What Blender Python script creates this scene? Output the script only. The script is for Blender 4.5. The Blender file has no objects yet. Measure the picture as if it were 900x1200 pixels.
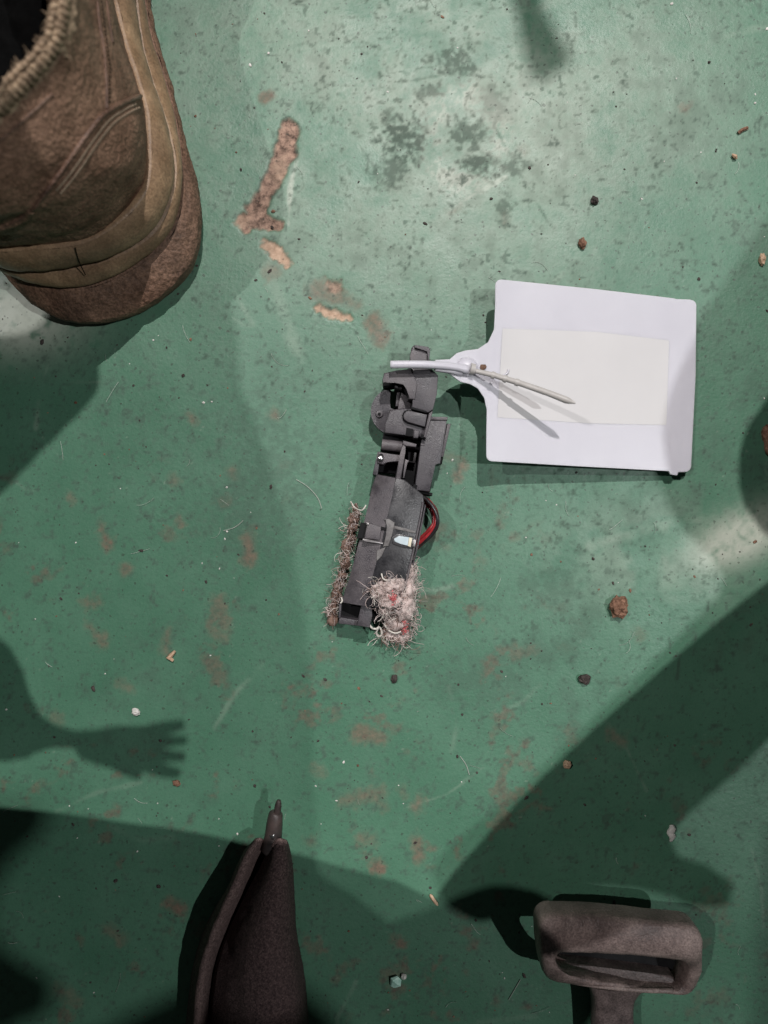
import bpy, bmesh, math, random
import numpy as np
from mathutils import Vector, noise as mnoise
from mathutils.bvhtree import BVHTree

random.seed(7)
RNG = np.random.default_rng(7)
S = 0.00034            # metres of floor per photograph pixel
D = 0.314              # height of the lens above the floor
scene = bpy.context.scene
COL = scene.collection

# ------------------------------------------------------------------ camera, lamps, exposure
cam_d = bpy.data.cameras.new('camera')
cam = bpy.data.objects.new('camera', cam_d)
COL.objects.link(cam)
cam.location = (0, 0, D)
cam_d.sensor_width = 36.0
cam_d.lens = 36.0 * (D / S) / 1200.0
cam_d.clip_start = 0.005
cam_d.clip_end = 60
cam_d.dof.use_dof = True
cam_d.dof.focus_distance = D - 0.012
cam_d.dof.aperture_fstop = 6.0
scene.camera = cam

world = bpy.data.worlds.new('World')
scene.world = world
world.use_nodes = True
bg = world.node_tree.nodes['Background']
bg.inputs[0].default_value = (0.80, 0.88, 0.86, 1)
bg.inputs[1].default_value = 0.030

scene.view_settings.view_transform = 'Standard'
scene.view_settings.look = 'None'
scene.view_settings.exposure = 0.0
scene.view_settings.gamma = 1.0
scene.view_settings.use_curve_mapping = False

LAMP_TOP = Vector((0.27, 1.38, 2.40))
LAMP_RIGHT = Vector((1.25, -0.03, 2.40))
LAMP_LEFT = Vector((-1.26, 0.68, 2.40))


def lamp(name, loc, watts, colour, radius):
    d = bpy.data.lights.new(name, 'POINT')
    d.energy = watts
    d.color = colour
    d.shadow_soft_size = radius
    o = bpy.data.objects.new(name, d)
    o.location = loc
    COL.objects.link(o)
    return o


lamp('ceiling_lamp_light', LAMP_TOP, 222, (1.0, 0.965, 0.95), 0.0036)
lamp('ceiling_lamp_light', LAMP_RIGHT, 90, (0.97, 0.99, 1.0), 0.009)
lamp('ceiling_lamp_light', LAMP_LEFT, 88, (1.0, 0.98, 0.97), 0.010)


# ------------------------------------------------------------------ helpers
def U(px, py, h=0.0):
    """photograph pixel seen at height h (metres) -> point in the place"""
    k = S * (D - h) / D
    return Vector(((px - 450) * k, (600 - py) * k, h))


def UM(px, py, hmm):
    return U(px, py, hmm * 0.001)


def node(nt, typ, **kw):
    n = nt.nodes.new(typ)
    for k, v in kw.items():
        setattr(n, k, v)
    return n


def rgba(c):
    return (c[0], c[1], c[2], 1.0)


def material(name, c1, c2=None, rough=0.5, scale=200.0, spec=0.5, bump=0.0, bump_scale=None, metallic=0.0,
             rough2=None, detail=6.0, transmission=0.0, sss=0.0, contrast=(0.35, 0.65), dust=None, dust_amt=0.0, coat=0.0, fine=0.0, fine_scale=1500.0, edge=None, bump_d=0.0006):
    m = bpy.data.materials.new(name)
    m.use_nodes = True
    nt = m.node_tree
    p = nt.nodes['Principled BSDF']
    p.inputs['Roughness'].default_value = rough
    p.inputs['Specular IOR Level'].default_value = spec
    p.inputs['Metallic'].default_value = metallic
    p.inputs['Coat Weight'].default_value = coat
    if transmission:
        p.inputs['Transmission Weight'].default_value = transmission
    if sss:
        p.inputs['Subsurface Weight'].default_value = sss
        p.inputs['Subsurface Radius'].default_value = (0.002, 0.002, 0.002)
        p.inputs['Subsurface Scale'].default_value = 1.0
    c2 = c2 or c1
    tc = node(nt, 'ShaderNodeTexCoord')
    n1 = node(nt, 'ShaderNodeTexNoise')
    n1.inputs['Scale'].default_value = scale
    n1.inputs['Detail'].default_value = detail
    n1.inputs['Roughness'].default_value = 0.65
    nt.links.new(tc.outputs['Object'], n1.inputs['Vector'])
    r = node(nt, 'ShaderNodeValToRGB')
    r.color_ramp.elements[0].position = contrast[0]
    r.color_ramp.elements[1].position = contrast[1]
    r.color_ramp.elements[0].color = rgba(c1)
    r.color_ramp.elements[1].color = rgba(c2)
    nt.links.new(n1.outputs['Fac'], r.inputs['Fac'])
    out = r.outputs['Color']
    if dust:
        n3 = node(nt, 'ShaderNodeTexNoise')
        n3.inputs['Scale'].default_value = scale * 0.33
        n3.inputs['Detail'].default_value = 8
        nt.links.new(tc.outputs['Object'], n3.inputs['Vector'])
        mr = node(nt, 'ShaderNodeMapRange')
        mr.inputs['From Min'].default_value = 0.45
        mr.inputs['From Max'].default_value = 0.72
        mr.inputs['To Max'].default_value = dust_amt
        nt.links.new(n3.outputs['Fac'], mr.inputs['Value'])
        mx = node(nt, 'ShaderNodeMix', data_type='RGBA')
        nt.links.new(mr.outputs['Result'], mx.inputs['Factor'])
        nt.links.new(out, mx.inputs['A'])
        mx.inputs['B'].default_value = rgba(dust)
        out = mx.outputs['Result']
    if fine:
        n4 = node(nt, 'ShaderNodeTexNoise')
        n4.inputs['Scale'].default_value = fine_scale
        n4.inputs['Detail'].default_value = 3
        n4.inputs['Roughness'].default_value = 0.7
        nt.links.new(tc.outputs['Object'], n4.inputs['Vector'])
        m4 = node(nt, 'ShaderNodeMapRange')
        m4.inputs['From Min'].default_value = 0.36
        m4.inputs['From Max'].default_value = 0.64
        m4.inputs['To Min'].default_value = 1.0 - fine
        m4.inputs['To Max'].default_value = 1.0 + fine
        nt.links.new(n4.outputs['Fac'], m4.inputs['Value'])
        vm = node(nt, 'ShaderNodeVectorMath', operation='SCALE')
        nt.links.new(out, vm.inputs[0])
        nt.links.new(m4.outputs['Result'], vm.inputs['Scale'])
        out = vm.outputs['Vector']
    if edge:
        geo = node(nt, 'ShaderNodeNewGeometry')
        me_ = node(nt, 'ShaderNodeMapRange')
        me_.inputs['From Min'].default_value = 0.53
        me_.inputs['From Max'].default_value = 0.62
        me_.inputs['To Max'].default_value = 0.75
        nt.links.new(geo.outputs['Pointiness'], me_.inputs['Value'])
        mm = node(nt, 'ShaderNodeMath', operation='MULTIPLY')
        nt.links.new(me_.outputs['Result'], mm.inputs[0])
        nt.links.new(n1.outputs['Fac'], mm.inputs[1])
        mx2 = node(nt, 'ShaderNodeMix', data_type='RGBA')
        nt.links.new(mm.outputs[0], mx2.inputs['Factor'])
        nt.links.new(out, mx2.inputs['A'])
        mx2.inputs['B'].default_value = rgba(edge)
        out = mx2.outputs['Result']
    nt.links.new(out, p.inputs['Base Color'])
    if rough2 is not None:
        mr2 = node(nt, 'ShaderNodeMapRange')
        mr2.inputs['From Min'].default_value = 0.35
        mr2.inputs['From Max'].default_value = 0.65
        mr2.inputs['To Min'].default_value = rough
        mr2.inputs['To Max'].default_value = rough2
        nt.links.new(n1.outputs['Fac'], mr2.inputs['Value'])
        nt.links.new(mr2.outputs['Result'], p.inputs['Roughness'])
    if bump:
        n2 = node(nt, 'ShaderNodeTexNoise')
        n2.inputs['Scale'].default_value = bump_scale or scale * 2
        n2.inputs['Detail'].default_value = 5
        nt.links.new(tc.outputs['Object'], n2.inputs['Vector'])
        b = node(nt, 'ShaderNodeBump')
        b.inputs['Strength'].default_value = bump
        b.inputs['Distance'].default_value = bump_d
        nt.links.new(n2.outputs['Fac'], b.inputs['Height'])
        nt.links.new(b.outputs['Normal'], p.inputs['Normal'])
    return m


def thing(name, label, cat, loc=(0, 0, 0), group=None):
    o = bpy.data.objects.new(name, None)
    o.empty_display_size = 0.01
    o.location = loc
    COL.objects.link(o)
    o['label'] = label
    o['category'] = cat
    if group:
        o['group'] = group
    return o


def obj(name, bm, mat, parent=None, smooth=False, kind=None, label=None, autosmooth=None):
    me = bpy.data.meshes.new(name)
    bmesh.ops.recalc_face_normals(bm, faces=bm.faces)
    bm.to_mesh(me)
    bm.free()
    if smooth:
        for f in me.polygons:
            f.use_smooth = True
    if autosmooth:
        for f in me.polygons:
            f.use_smooth = True
        me.set_sharp_from_angle(angle=math.radians(autosmooth))
    me.materials.append(mat)
    o = bpy.data.objects.new(name, me)
    COL.objects.link(o)
    if parent is not None:
        par_loc = Vector(parent.location)
        p = parent.parent
        while p is not None:
            par_loc += Vector(p.location)
            p = p.parent
        me.transform(__import__('mathutils').Matrix.Translation(-par_loc))
        o.parent = parent
    if kind:
        o['kind'] = kind
    if label:
        o['label'] = label
    return o


def single(name, bm, mat, label, cat, group=None, **kw):
    """a thing that is one mesh; its origin goes to its own base"""
    n = len(bm.verts)
    cx = sum(v.co.x for v in bm.verts) / n
    cy = sum(v.co.y for v in bm.verts) / n
    cz = min(v.co.z for v in bm.verts)
    for v in bm.verts:
        v.co -= Vector((cx, cy, cz))
    o = obj(name, bm, mat, **kw)
    o.location = (cx, cy, cz)
    o['label'] = label
    o['category'] = cat
    if group:
        o['group'] = group
    return o


def prism(bm, pts, z0, tops=None, bevel=0.0, seg=2):
    """polygon of (px, py, top height mm) seen from above, dropped to z0 mm"""
    top = [UM(*p) for p in pts]
    # orientation
    a = sum(top[i].x * top[(i + 1) % len(top)].y - top[(i + 1) % len(top)].x * top[i].y for i in range(len(top)))
    if a < 0:
        top.reverse()
    tv = [bm.verts.new(p) for p in top]
    bv = [bm.verts.new((p.x, p.y, z0 * 0.001)) for p in top]
    n = len(tv)
    ft = bm.faces.new(tv)
    bm.faces.new(list(reversed(bv)))
    for i in range(n):
        bm.faces.new([tv[i], bv[i], bv[(i + 1) % n], tv[(i + 1) % n]])
    if bevel:
        bmesh.ops.bevel(bm, geom=list(ft.edges), offset=bevel * 0.001, segments=seg, affect='EDGES', profile=0.6, clamp_overlap=True)
    return bm


def flat(pts, h):
    return [(p[0], p[1], h) for p in pts]


def P(pts, h, z0, bevel=0.35):
    bm = bmesh.new()
    prism(bm, flat(pts, h), z0, bevel=bevel)
    return bm


def frame_dirs(path):
    n = len(path)
    out = []
    prev = None
    for i in range(n):
        t = (path[min(i + 1, n - 1)] - path[max(i - 1, 0)])
        t = t.normalized() if t.length > 1e-12 else Vector((1, 0, 0))
        if prev is None:
            a = Vector((0, 0, 1)) if abs(t.z) < 0.9 else Vector((1, 0, 0))
            u = t.cross(a).normalized()
        else:
            u = prev - t * prev.dot(t)
            u = u.normalized() if u.length > 1e-9 else t.orthogonal().normalized()
        prev = u
        out.append((t, u, t.cross(u)))
    return out


def tube(bm, path, radii, sides=8, flatten=1.0, caps=True):
    path = [Vector(p) for p in path]
    if not hasattr(radii, '__len__'):
        radii = [radii] * len(path)
    fr = frame_dirs(path)
    rings = []
    for p, r, (t, u, v) in zip(path, radii, fr):
        ring = []
        for k in range(sides):
            a = 2 * math.pi * k / sides
            ring.append(bm.verts.new(p + u * (math.cos(a) * r) + v * (math.sin(a) * r * flatten)))
        rings.append(ring)
    for a, b in zip(rings[:-1], rings[1:]):
        for k in range(sides):
            bm.faces.new([a[k], a[(k + 1) % sides], b[(k + 1) % sides], b[k]])
    if caps:
        bm.faces.new(list(reversed(rings[0])))
        bm.faces.new(rings[-1])
    return bm


def smooth_path(pts, sub=6):
    pts = [Vector(p) for p in pts]
    out = []
    n = len(pts)
    for i in range(n - 1):
        p0, p1, p2, p3 = pts[max(i - 1, 0)], pts[i], pts[i + 1], pts[min(i + 2, n - 1)]
        for k in range(sub):
            t = k / sub
            out.append(0.5 * ((2 * p1) + (p2 - p0) * t + (2 * p0 - 5 * p1 + 4 * p2 - p3) * t * t + (3 * p1 - p0 - 3 * p2 + p3) * t ** 3))
    out.append(pts[-1])
    return out


def smooth_vals(vals, sub=6):
    return [max(v.x, 1e-6) for v in smooth_path([Vector((v, 0, 0)) for v in vals], sub)]


def resample(pts, n):
    pts = [Vector(p) for p in pts]
    L = [0.0]
    for a, b in zip(pts[:-1], pts[1:]):
        L.append(L[-1] + (b - a).length)
    out = []
    j = 0
    for k in range(n):
        s = L[-1] * k / (n - 1)
        while j < len(L) - 2 and L[j + 1] < s:
            j += 1
        d = L[j + 1] - L[j]
        t = 0 if d < 1e-12 else (s - L[j]) / d
        out.append(pts[j].lerp(pts[j + 1], t))
    return out


def loft(bm, rings, close=True, cap_top=False, cap_bottom=False):
    vr = [[bm.verts.new(p) for p in r] for r in rings]
    n = len(vr[0])
    for a, b in zip(vr[:-1], vr[1:]):
        for k in range(n if close else n - 1):
            bm.faces.new([a[k], a[(k + 1) % n], b[(k + 1) % n], b[k]])
    if cap_bottom:
        bm.faces.new(list(reversed(vr[0])))
    if cap_top:
        bm.faces.new(vr[-1])
    return vr


def lump(loc, rx, ry, rz, seed, rough=0.25, sub=2, freq=1.6):
    bm = bmesh.new()
    bmesh.ops.create_icosphere(bm, subdivisions=sub, radius=1.0)
    off = Vector((seed * 3.7, seed * 1.9, seed * 7.1))
    for v in bm.verts:
        d = 1 + rough * (mnoise.noise(v.co * freq + off) * 1.4 + 0.5 * mnoise.noise(v.co * freq * 3 + off))
        v.co = Vector((v.co.x * rx * d, v.co.y * ry * d, max(v.co.z, -0.55) * rz * d))
    zmin = min(v.co.z for v in bm.verts)
    for v in bm.verts:
        v.co += Vector((loc[0], loc[1], loc[2] - zmin))
    return bm


# ------------------------------------------------------------------ floor: one sheet, finer where the photograph looks
def vnoise(x, y, seed):
    r = np.random.default_rng(seed)
    T = r.random((256, 256)).astype(np.float32)
    xi = np.floor(x).astype(int)
    yi = np.floor(y).astype(int)
    fx = x - xi
    fy = y - yi
    fx = fx * fx * (3 - 2 * fx)
    fy = fy * fy * (3 - 2 * fy)
    a = T[yi % 256, xi % 256]
    b = T[yi % 256, (xi + 1) % 256]
    c = T[(yi + 1) % 256, xi % 256]
    d = T[(yi + 1) % 256, (xi + 1) % 256]
    return a + (b - a) * fx + (c - a) * fy + (a - b - c + d) * fx * fy


def fbm(x, y, cell, seed, octs=4, gain=0.55):
    s = 0.0
    w = 1.0
    t = 0.0
    for o in range(octs):
        s = s + w * vnoise(x / cell + 17.3 * o, y / cell + 5.1 * o, seed + o)
        t += w
        w *= gain
        cell = cell * 0.48
    return s / t


def sstep(e0, e1, v):
    t = np.clip((v - e0) / (e1 - e0), 0, 1)
    return t * t * (3 - 2 * t)


def seg_dist(X, Y, pts):
    """signed-ish distance to a chain of (x, y, r): min(dist - r)"""
    best = np.full(X.shape, 1e9, np.float32)
    for (x0, y0, r0), (x1, y1, r1) in zip(pts[:-1], pts[1:]):
        dx, dy = x1 - x0, y1 - y0
        L2 = dx * dx + dy * dy + 1e-9
        t = np.clip(((X - x0) * dx + (Y - y0) * dy) / L2, 0, 1)
        d = np.hypot(X - (x0 + t * dx), Y - (y0 + t * dy)) - (r0 + t * (r1 - r0))
        best = np.minimum(best, d)
    return best


def build_floor():
    st = 1.7
    fx = np.arange(-30, 930 + st, st)
    fy = np.arange(-30, 1230 + st, st)
    far = np.array([-9000, -6000, -3500, -2000, -1200, -700, -400, -200, -90])
    xs = np.concatenate([far, fx, 900 - far[::-1]]).astype(np.float32)
    ys = np.concatenate([far, fy, 1200 - far[::-1]]).astype(np.float32)
    X, Y = np.meshgrid(xs, ys)
    nx, ny = len(xs), len(ys)
    n_big = fbm(X, Y, 160, 11, 4)
    n_mid = fbm(X, Y, 42, 21, 4)
    n_sml = fbm(X, Y, 14, 31, 4)
    n_fin = fbm(X, Y, 5, 41, 3)
    wob = (n_sml - 0.5) * 16 + (n_fin - 0.5) * 9
    # bare spots where the paint has gone
    chip = np.zeros_like(X)
    pale = np.zeros_like(X)
    rust = np.zeros_like(X)
    scuff_glare = np.zeros_like(X)
    grime = np.zeros_like(X)

    def blob(arr, chain, amt=1.0, soft=5.0, wobble=1.0):
        if len(chain) == 1:
            x, y, r = chain[0]
            chain = [(x, y, r), (x + 0.1, y, r)]
        d = seg_dist(X, Y, chain) + wob * wobble
        np.maximum(arr, amt * (1 - sstep(-soft, soft, d)), out=arr)

    blob(chip, [(339, 150, 10), (333, 180, 13), (325, 200, 11), (312, 226, 9), (300, 246, 13)], 1, 2.5, 0.55)
    blob(chip, [(285, 257, 9), (304, 258, 11), (327, 263, 6)], 1, 2.5, 0.55)
    blob(chip, [(283, 258, 6), (289, 270, 5)], 1, 2.5, 0.5)
    blob(chip, [(312, 285, 6), (324, 296, 9), (335, 306, 5)], 1, 3, 0.9)
    blob(pale, [(312, 285, 6), (324, 296, 9), (335, 306, 5)], 0.9, 5, 1.0)
    blob(chip, [(373, 361, 6), (390, 367, 7), (408, 372, 4)], 1, 2.5, 0.6)
    blob(pale, [(373, 361, 6), (390, 367, 8), (408, 372, 5)], 1, 4, 0.8)
    blob(pale, [(331, 196, 8), (326, 206, 7)], 0.45, 6, 1.4)
    blob(pale, [(283, 258, 9)], 0.45, 5, 1.0)
    blob(chip, [(391, 335, 7)], 0.8, 4, 0.8)
    blob(rust, [(372, 342, 12), (400, 350, 8), (418, 358, 5)], 0.6, 9, 1.1)
    blob(rust, [(437, 375, 9), (446, 395, 10)], 0.72, 7, 1.0)
    blob(rust, [(318, 316, 9)], 0.5, 8, 1.2)
    blob(rust, [(311, 114, 7), (316, 112, 6)], 0.75, 5, 0.8)
    for x, y, r, x2, y2, r2, a in [
            (118, 615, 6, 126, 636, 7, 1.0), (147, 668, 6, 150, 668, 4, .7), (210, 606, 5, 211, 612, 5, .8), (290, 630, 7, 292, 652, 10, .75),
            (255, 705, 8, 262, 730, 8, .6), (250, 740, 8, 262, 748, 6, .5), (197, 742, 7, 194, 760, 7, .6), (106, 735, 6, 122, 752, 6, .65),
            (104, 708, 8, 115, 707, 6, .7), (541, 545, 8, 537, 556, 7, .85), (520, 533, 6, 530, 538, 4, .4), (421, 860, 12, 448, 866, 8, .7),
            (400, 938, 9, 445, 930, 9, .55), (436, 930, 8, 450, 946, 6, .6), (493, 935, 6, 488, 946, 8, .75), (488, 985, 7, 490, 1003, 7, .8),
            (426, 983, 9, 438, 983, 6, .5), (441, 1014, 8, 444, 1016, 7, .95), (365, 984, 7, 366, 982, 5, .75), (196, 1060, 9, 212, 1066, 7, .9),
            (466, 1104, 5, 468, 1105, 5, .9), (372, 900, 6, 376, 905, 6, .4), (472, 925, 5, 474, 930, 5, .5), (222, 488, 4, 226, 492, 4, .7),
            (322, 486, 4, 325, 488, 4, .7), (272, 555, 4, 275, 560, 4, .6), (140, 800, 6, 150, 806, 5, .4), (205, 562, 5, 206, 566, 5, .5),
            (82, 582, 5, 84, 584, 5, .5), (62, 838, 6, 66, 842, 6, .4), (610, 175, 4, 614, 178, 4, .4), (802, 128, 5, 810, 124, 4, .55),
            (528, 250, 4, 540, 240, 3, .6), (590, 250, 4, 592, 262, 4, .6), (760, 1120, 6, 764, 1124, 6, .3), (718, 862, 7, 730, 868, 7, .5),
            (748, 742, 6, 752, 750, 5, .35), (640, 1090, 5, 646, 1098, 5, .3), (130, 1090, 9, 140, 1100, 8, .5), (70, 1160, 10, 90, 1175, 10, .4),
            (520, 640, 4, 524, 642, 4, .4), (562, 655, 4, 566, 657, 3, .3), (668, 255, 6, 696, 305, 2, .0)]:
        blob(rust, [(x, y, r * 0.8), (x2, y2, r2 * 0.8)], a * 0.95, 7, 1.05)
    # a scatter of faint rust in the lower half and on the left
    rr = sstep(0.60, 0.72, n_mid) * sstep(0.48, 0.62, n_sml)
    zone = sstep(480, 700, Y) * (1 - sstep(560, 700, X)) + 0.55 * sstep(700, 950, Y) * sstep(500, 640, X)
    rust = np.maximum(rust, 0.42 * rr * np.clip(zone, 0, 1))
    # worn, whitened paint, and lamp glare painted into the same mask
    ring = np.exp(-((np.hypot((X - 545) / 75.0, (Y - 160) / 88.0) - 0.55) / 0.38) ** 2)
    scuff_glare = np.maximum(scuff_glare, 0.95 * ring * sstep(0.38, 0.66, 0.25 * n_mid + 0.35 * n_sml + 0.4 * n_fin + 0.05 * ring))
    top = np.exp(-(((X - 520) / 300.0) ** 2 + ((Y - 110) / 230.0) ** 2))  # top lamp's broad glare painted in, together with pale dust
    scuff_glare = np.maximum(scuff_glare, 0.74 * top * sstep(0.28, 0.72, 0.35 * n_big + 0.25 * n_mid + 0.25 * n_sml + 0.15 * n_fin))
    right = np.exp(-(((X - 868 + (Y - 630) * 0.9) / 48.0) ** 2 + ((Y - 630) / 36.0) ** 2))  # right lamp's highlight painted in as a whitish patch
    scuff_glare = np.maximum(scuff_glare, np.clip(1.3 * right, 0, 1) * sstep(0.16, 0.52, 0.35 * n_mid + 0.4 * n_sml + 0.25 * n_fin))
    scuff_glare = np.maximum(scuff_glare, 0.30 * np.exp(-(((X - 780) / 120.0) ** 2 + ((Y - 650) / 60.0) ** 2)) * sstep(0.35, 0.65, n_mid))
    left = np.exp(-(((X - 20) / 70.0) ** 2 + ((Y - 372) / 40.0) ** 2))  # worn pale patch, with the left lamp's highlight painted in
    scuff_glare = np.maximum(scuff_glare, np.clip(1.25 * left, 0, 1) * sstep(0.05, 0.4, n_sml))

    def stroke(pts, amt, w=2.0, brk=0.45):
        d = seg_dist(X, Y, [(x, y, 0) for x, y in pts]) + (n_sml - 0.5) * 5
        np.maximum(scuff_glare, amt * np.exp(-(d / w) ** 2) * sstep(brk - 0.2, brk + 0.15, n_mid), out=scuff_glare)

    stroke([(262, 318), (280, 352), (296, 378)], 0.3, 5, 0.5)
    stroke([(350, 150), (349, 180), (341, 215), (338, 262)], 0.75, 4, 0.47)
    stroke([(436, 106), (490, 97), (530, 88)], 0.35, 3)
    stroke([(540, 238), (560, 225), (592, 208)], 0.7, 4, 0.35)
    stroke([(470, 40), (560, 22), (640, 8)], 0.25, 4)
    stroke([(330, 60), (400, 52), (470, 12)], 0.3, 3)
    stroke([(300, 190), (320, 330), (350, 420)], 0.22, 10)
    stroke([(730, 240), (690, 300), (650, 330)], 0.3, 6)
    stroke([(800, 60), (860, 40), (900, 30)], 0.2, 5)
    stroke([(690, 640), (760, 620), (830, 610)], 0.3, 8)
    r5 = random.Random(5)
    for _ in range(34):
        x, y = r5.uniform(-20, 920), r5.uniform(-20, 1220)
        a = r5.uniform(0, math.pi)
        L = r5.uniform(20, 110)
        b_ = a + r5.uniform(-0.7, 0.7)
        stroke([(x, y), (x + L * 0.5 * math.cos(a), y + L * 0.5 * math.sin(a)), (x + L * 0.5 * (math.cos(a) + math.cos(b_)), y + L * 0.5 * (math.sin(a) + math.sin(b_)))], r5.uniform(0.06, 0.2), r5.uniform(1.2, 3.5))
    # dirt
    for (cx, cy, sx, sy, a) in [(545, 158, 26, 24, .55), (560, 195, 30, 16, .75), (475, 165, 30, 28, .75), (455, 200, 26, 20, .55), (530, 75, 34, 22, .55),
                                (600, 195, 20, 12, .5), (578, 118, 20, 30, .4), (460, 140, 16, 12, .5), (640, 150, 20, 20, .2), (310, 560, 70, 130, .28), (640, 690, 60, 30, .25),
                                (560, 800, 60, 40, .25), (590, 245, 10, 16, .5), (505, 105, 18, 10, .5)]:
        g = np.exp(-(((X - cx) / sx) ** 2 + ((Y - cy) / sy) ** 2))
        grime = np.maximum(grime, min(1.0, a * 1.5) * sstep(0.36, 0.66, 0.10 * n_mid + 0.28 * n_sml + 0.62 * n_fin + 0.30 * (g - 0.55)))
    grime = np.maximum(grime, 0.42 * sstep(0.50, 0.72, n_big * 0.35 + n_mid * 0.3 + n_sml * 0.35))
    spk = sstep(0.735, 0.79, fbm(X, Y, 6.5, 77, 2)) * sstep(0.42, 0.6, n_mid)
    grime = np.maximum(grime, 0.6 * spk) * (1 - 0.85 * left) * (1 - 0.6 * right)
    spw = sstep(0.80, 0.90, fbm(X, Y, 4.2, 97, 3)) * sstep(0.45, 0.6, n_mid)
    scuff_glare = np.maximum(scuff_glare, 0.22 * spw)

    def crack(pts, amt, w=1.4):
        d = seg_dist(X, Y, [(x, y, 0) for x, y in pts]) + (n_sml - 0.5) * 6
        np.maximum(grime, amt * np.exp(-(d / w) ** 2), out=grime)

    crack([(572, 135), (600, 185), (636, 250), (648, 268)], 0.45)
    crack([(440, 104), (485, 94), (522, 88)], 0.4)
    crack([(336, 55), (420, 40), (470, 36)], 0.2)
    crack([(790, 770), (797, 768), (793, 795)], 0.7)
    edge = np.exp(-((seg_dist(X, Y, [(339, 150, 10), (333, 180, 13), (325, 200, 11), (312, 226, 9), (300, 246, 13)]) + wob * 0.55) / 4.0) ** 2)
    grime = np.maximum(grime, 0.8 * edge * sstep(0.4, 0.55, n_fin))
    crack([(340, 150), (330, 178), (318, 204)], 0.8 * 0.8, 5)
    Z = -0.0006 * chip + 0.00010 * (n_mid - 0.5) * 2 + 0.00006 * rust * (n_fin - 0.5) + 0.00012 * chip * (n_fin - 0.5)
    me = bpy.data.meshes.new('floor')
    V = np.stack([(X - 450) * S, (600 - Y) * S, Z], -1).reshape(-1, 3).astype(np.float32)
    idx = np.arange(nx * ny).reshape(ny, nx)
    F = np.stack([idx[1:, :-1], idx[1:, 1:], idx[:-1, 1:], idx[:-1, :-1]], -1).reshape(-1, 4)
    me.vertices.add(len(V))
    me.vertices.foreach_set('co', V.ravel())
    me.loops.add(F.size)
    me.loops.foreach_set('vertex_index', F.ravel().astype(np.int32))
    me.polygons.add(len(F))
    me.polygons.foreach_set('loop_start', np.arange(0, F.size, 4, dtype=np.int32))
    me.polygons.foreach_set('loop_total', np.full(len(F), 4, np.int32))
    me.polygons.foreach_set('use_smooth', np.ones(len(F), bool))
    me.update(calc_edges=True)
    for nm, arr in (('chip', chip), ('pale', pale), ('rust', rust), ('scuff_glare', scuff_glare), ('grime', grime)):
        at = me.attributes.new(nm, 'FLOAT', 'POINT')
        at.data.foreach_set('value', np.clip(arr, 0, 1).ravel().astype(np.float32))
    m = bpy.data.materials.new('green_floor_paint')
    m.use_nodes = True
    nt = m.node_tree
    p = nt.nodes['Principled BSDF']
    tc = node(nt, 'ShaderNodeTexCoord')

    def nz(scale, detail=5, rough=0.6):
        n = node(nt, 'ShaderNodeTexNoise')
        n.inputs['Scale'].default_value = scale
        n.inputs['Detail'].default_value = detail
        n.inputs['Roughness'].default_value = rough
        nt.links.new(tc.outputs['Object'], n.inputs['Vector'])
        return n.outputs['Fac']

    def ramp(sock, a, b, pa=0.3, pb=0.7):
        r = node(nt, 'ShaderNodeValToRGB')
        r.color_ramp.elements[0].position = pa
        r.color_ramp.elements[1].position = pb
        r.color_ramp.elements[0].color = rgba(a)
        r.color_ramp.elements[1].color = rgba(b)
        nt.links.new(sock, r.inputs['Fac'])
        return r.outputs['Color']

    def mix(fac, a, b):
        x = node(nt, 'ShaderNodeMix', data_type='RGBA')
        nt.links.new(fac, x.inputs['Factor'])
        for k, v in (('A', a), ('B', b)):
            if isinstance(v, tuple):
                x.inputs[k].default_value = rgba(v)
            else:
                nt.links.new(v, x.inputs[k])
        return x.outputs['Result']

    def attr(nm):
        a = node(nt, 'ShaderNodeAttribute', attribute_name=nm)
        return a.outputs['Fac']

    def mul(a, k):
        x = node(nt, 'ShaderNodeMath', operation='MULTIPLY')
        nt.links.new(a, x.inputs[0])
        if isinstance(k, (int, float)):
            x.inputs[1].default_value = k
        else:
            nt.links.new(k, x.inputs[1])
        return x.outputs[0]

    base = ramp(nz(26, 8), (0.046, 0.150, 0.087), (0.080, 0.202, 0.127), 0.32, 0.68)
    grain = ramp(nz(2600, 2, 0.7), (0.0, 0.0, 0.0), (1, 1, 1), 0.36, 0.64)
    base = mix(mul(grain, 0.42), base, (0.105, 0.205, 0.145))
    grain2 = ramp(nz(900, 3, 0.7), (0.0, 0.0, 0.0), (1, 1, 1), 0.5, 0.7)
    base = mix(mul(grain2, 0.35), base, (0.045, 0.112, 0.074))
    c = mix(mul(attr('scuff_glare'), 0.75), base, (0.60, 0.61, 0.52))
    c = mix(mul(attr('grime'), 0.85), c, (0.040, 0.068, 0.050))
    rcol = ramp(nz(420, 5), (0.085, 0.045, 0.035), (0.30, 0.115, 0.085))
    c = mix(mul(attr('rust'), 0.72), c, rcol)
    bcol = ramp(nz(330, 6, 0.7), (0.070, 0.040, 0.028), (0.42, 0.27, 0.20), 0.36, 0.64)
    pcol = ramp(nz(500, 4), (0.36, 0.23, 0.155), (0.60, 0.43, 0.31))
    c2 = mix(attr('pale'), bcol, pcol)
    c = mix(attr('chip'), c, c2)
    spl = ramp(nz(620, 1, 0.3), (0, 0, 0), (1, 1, 1), 0.70, 0.74)
    c = mix(mul(spl, 0.55), c, (0.035, 0.04, 0.03))
    nt.links.new(c, p.inputs['Base Color'])
    mr = node(nt, 'ShaderNodeMapRange')
    nt.links.new(nz(60, 8), mr.inputs['Value'])
    mr.inputs['From Min'].default_value = 0.3
    mr.inputs['From Max'].default_value = 0.7
    mr.inputs['To Min'].default_value = 0.37
    mr.inputs['To Max'].default_value = 0.51
    dull = node(nt, 'ShaderNodeMath', operation='MAXIMUM')
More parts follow.
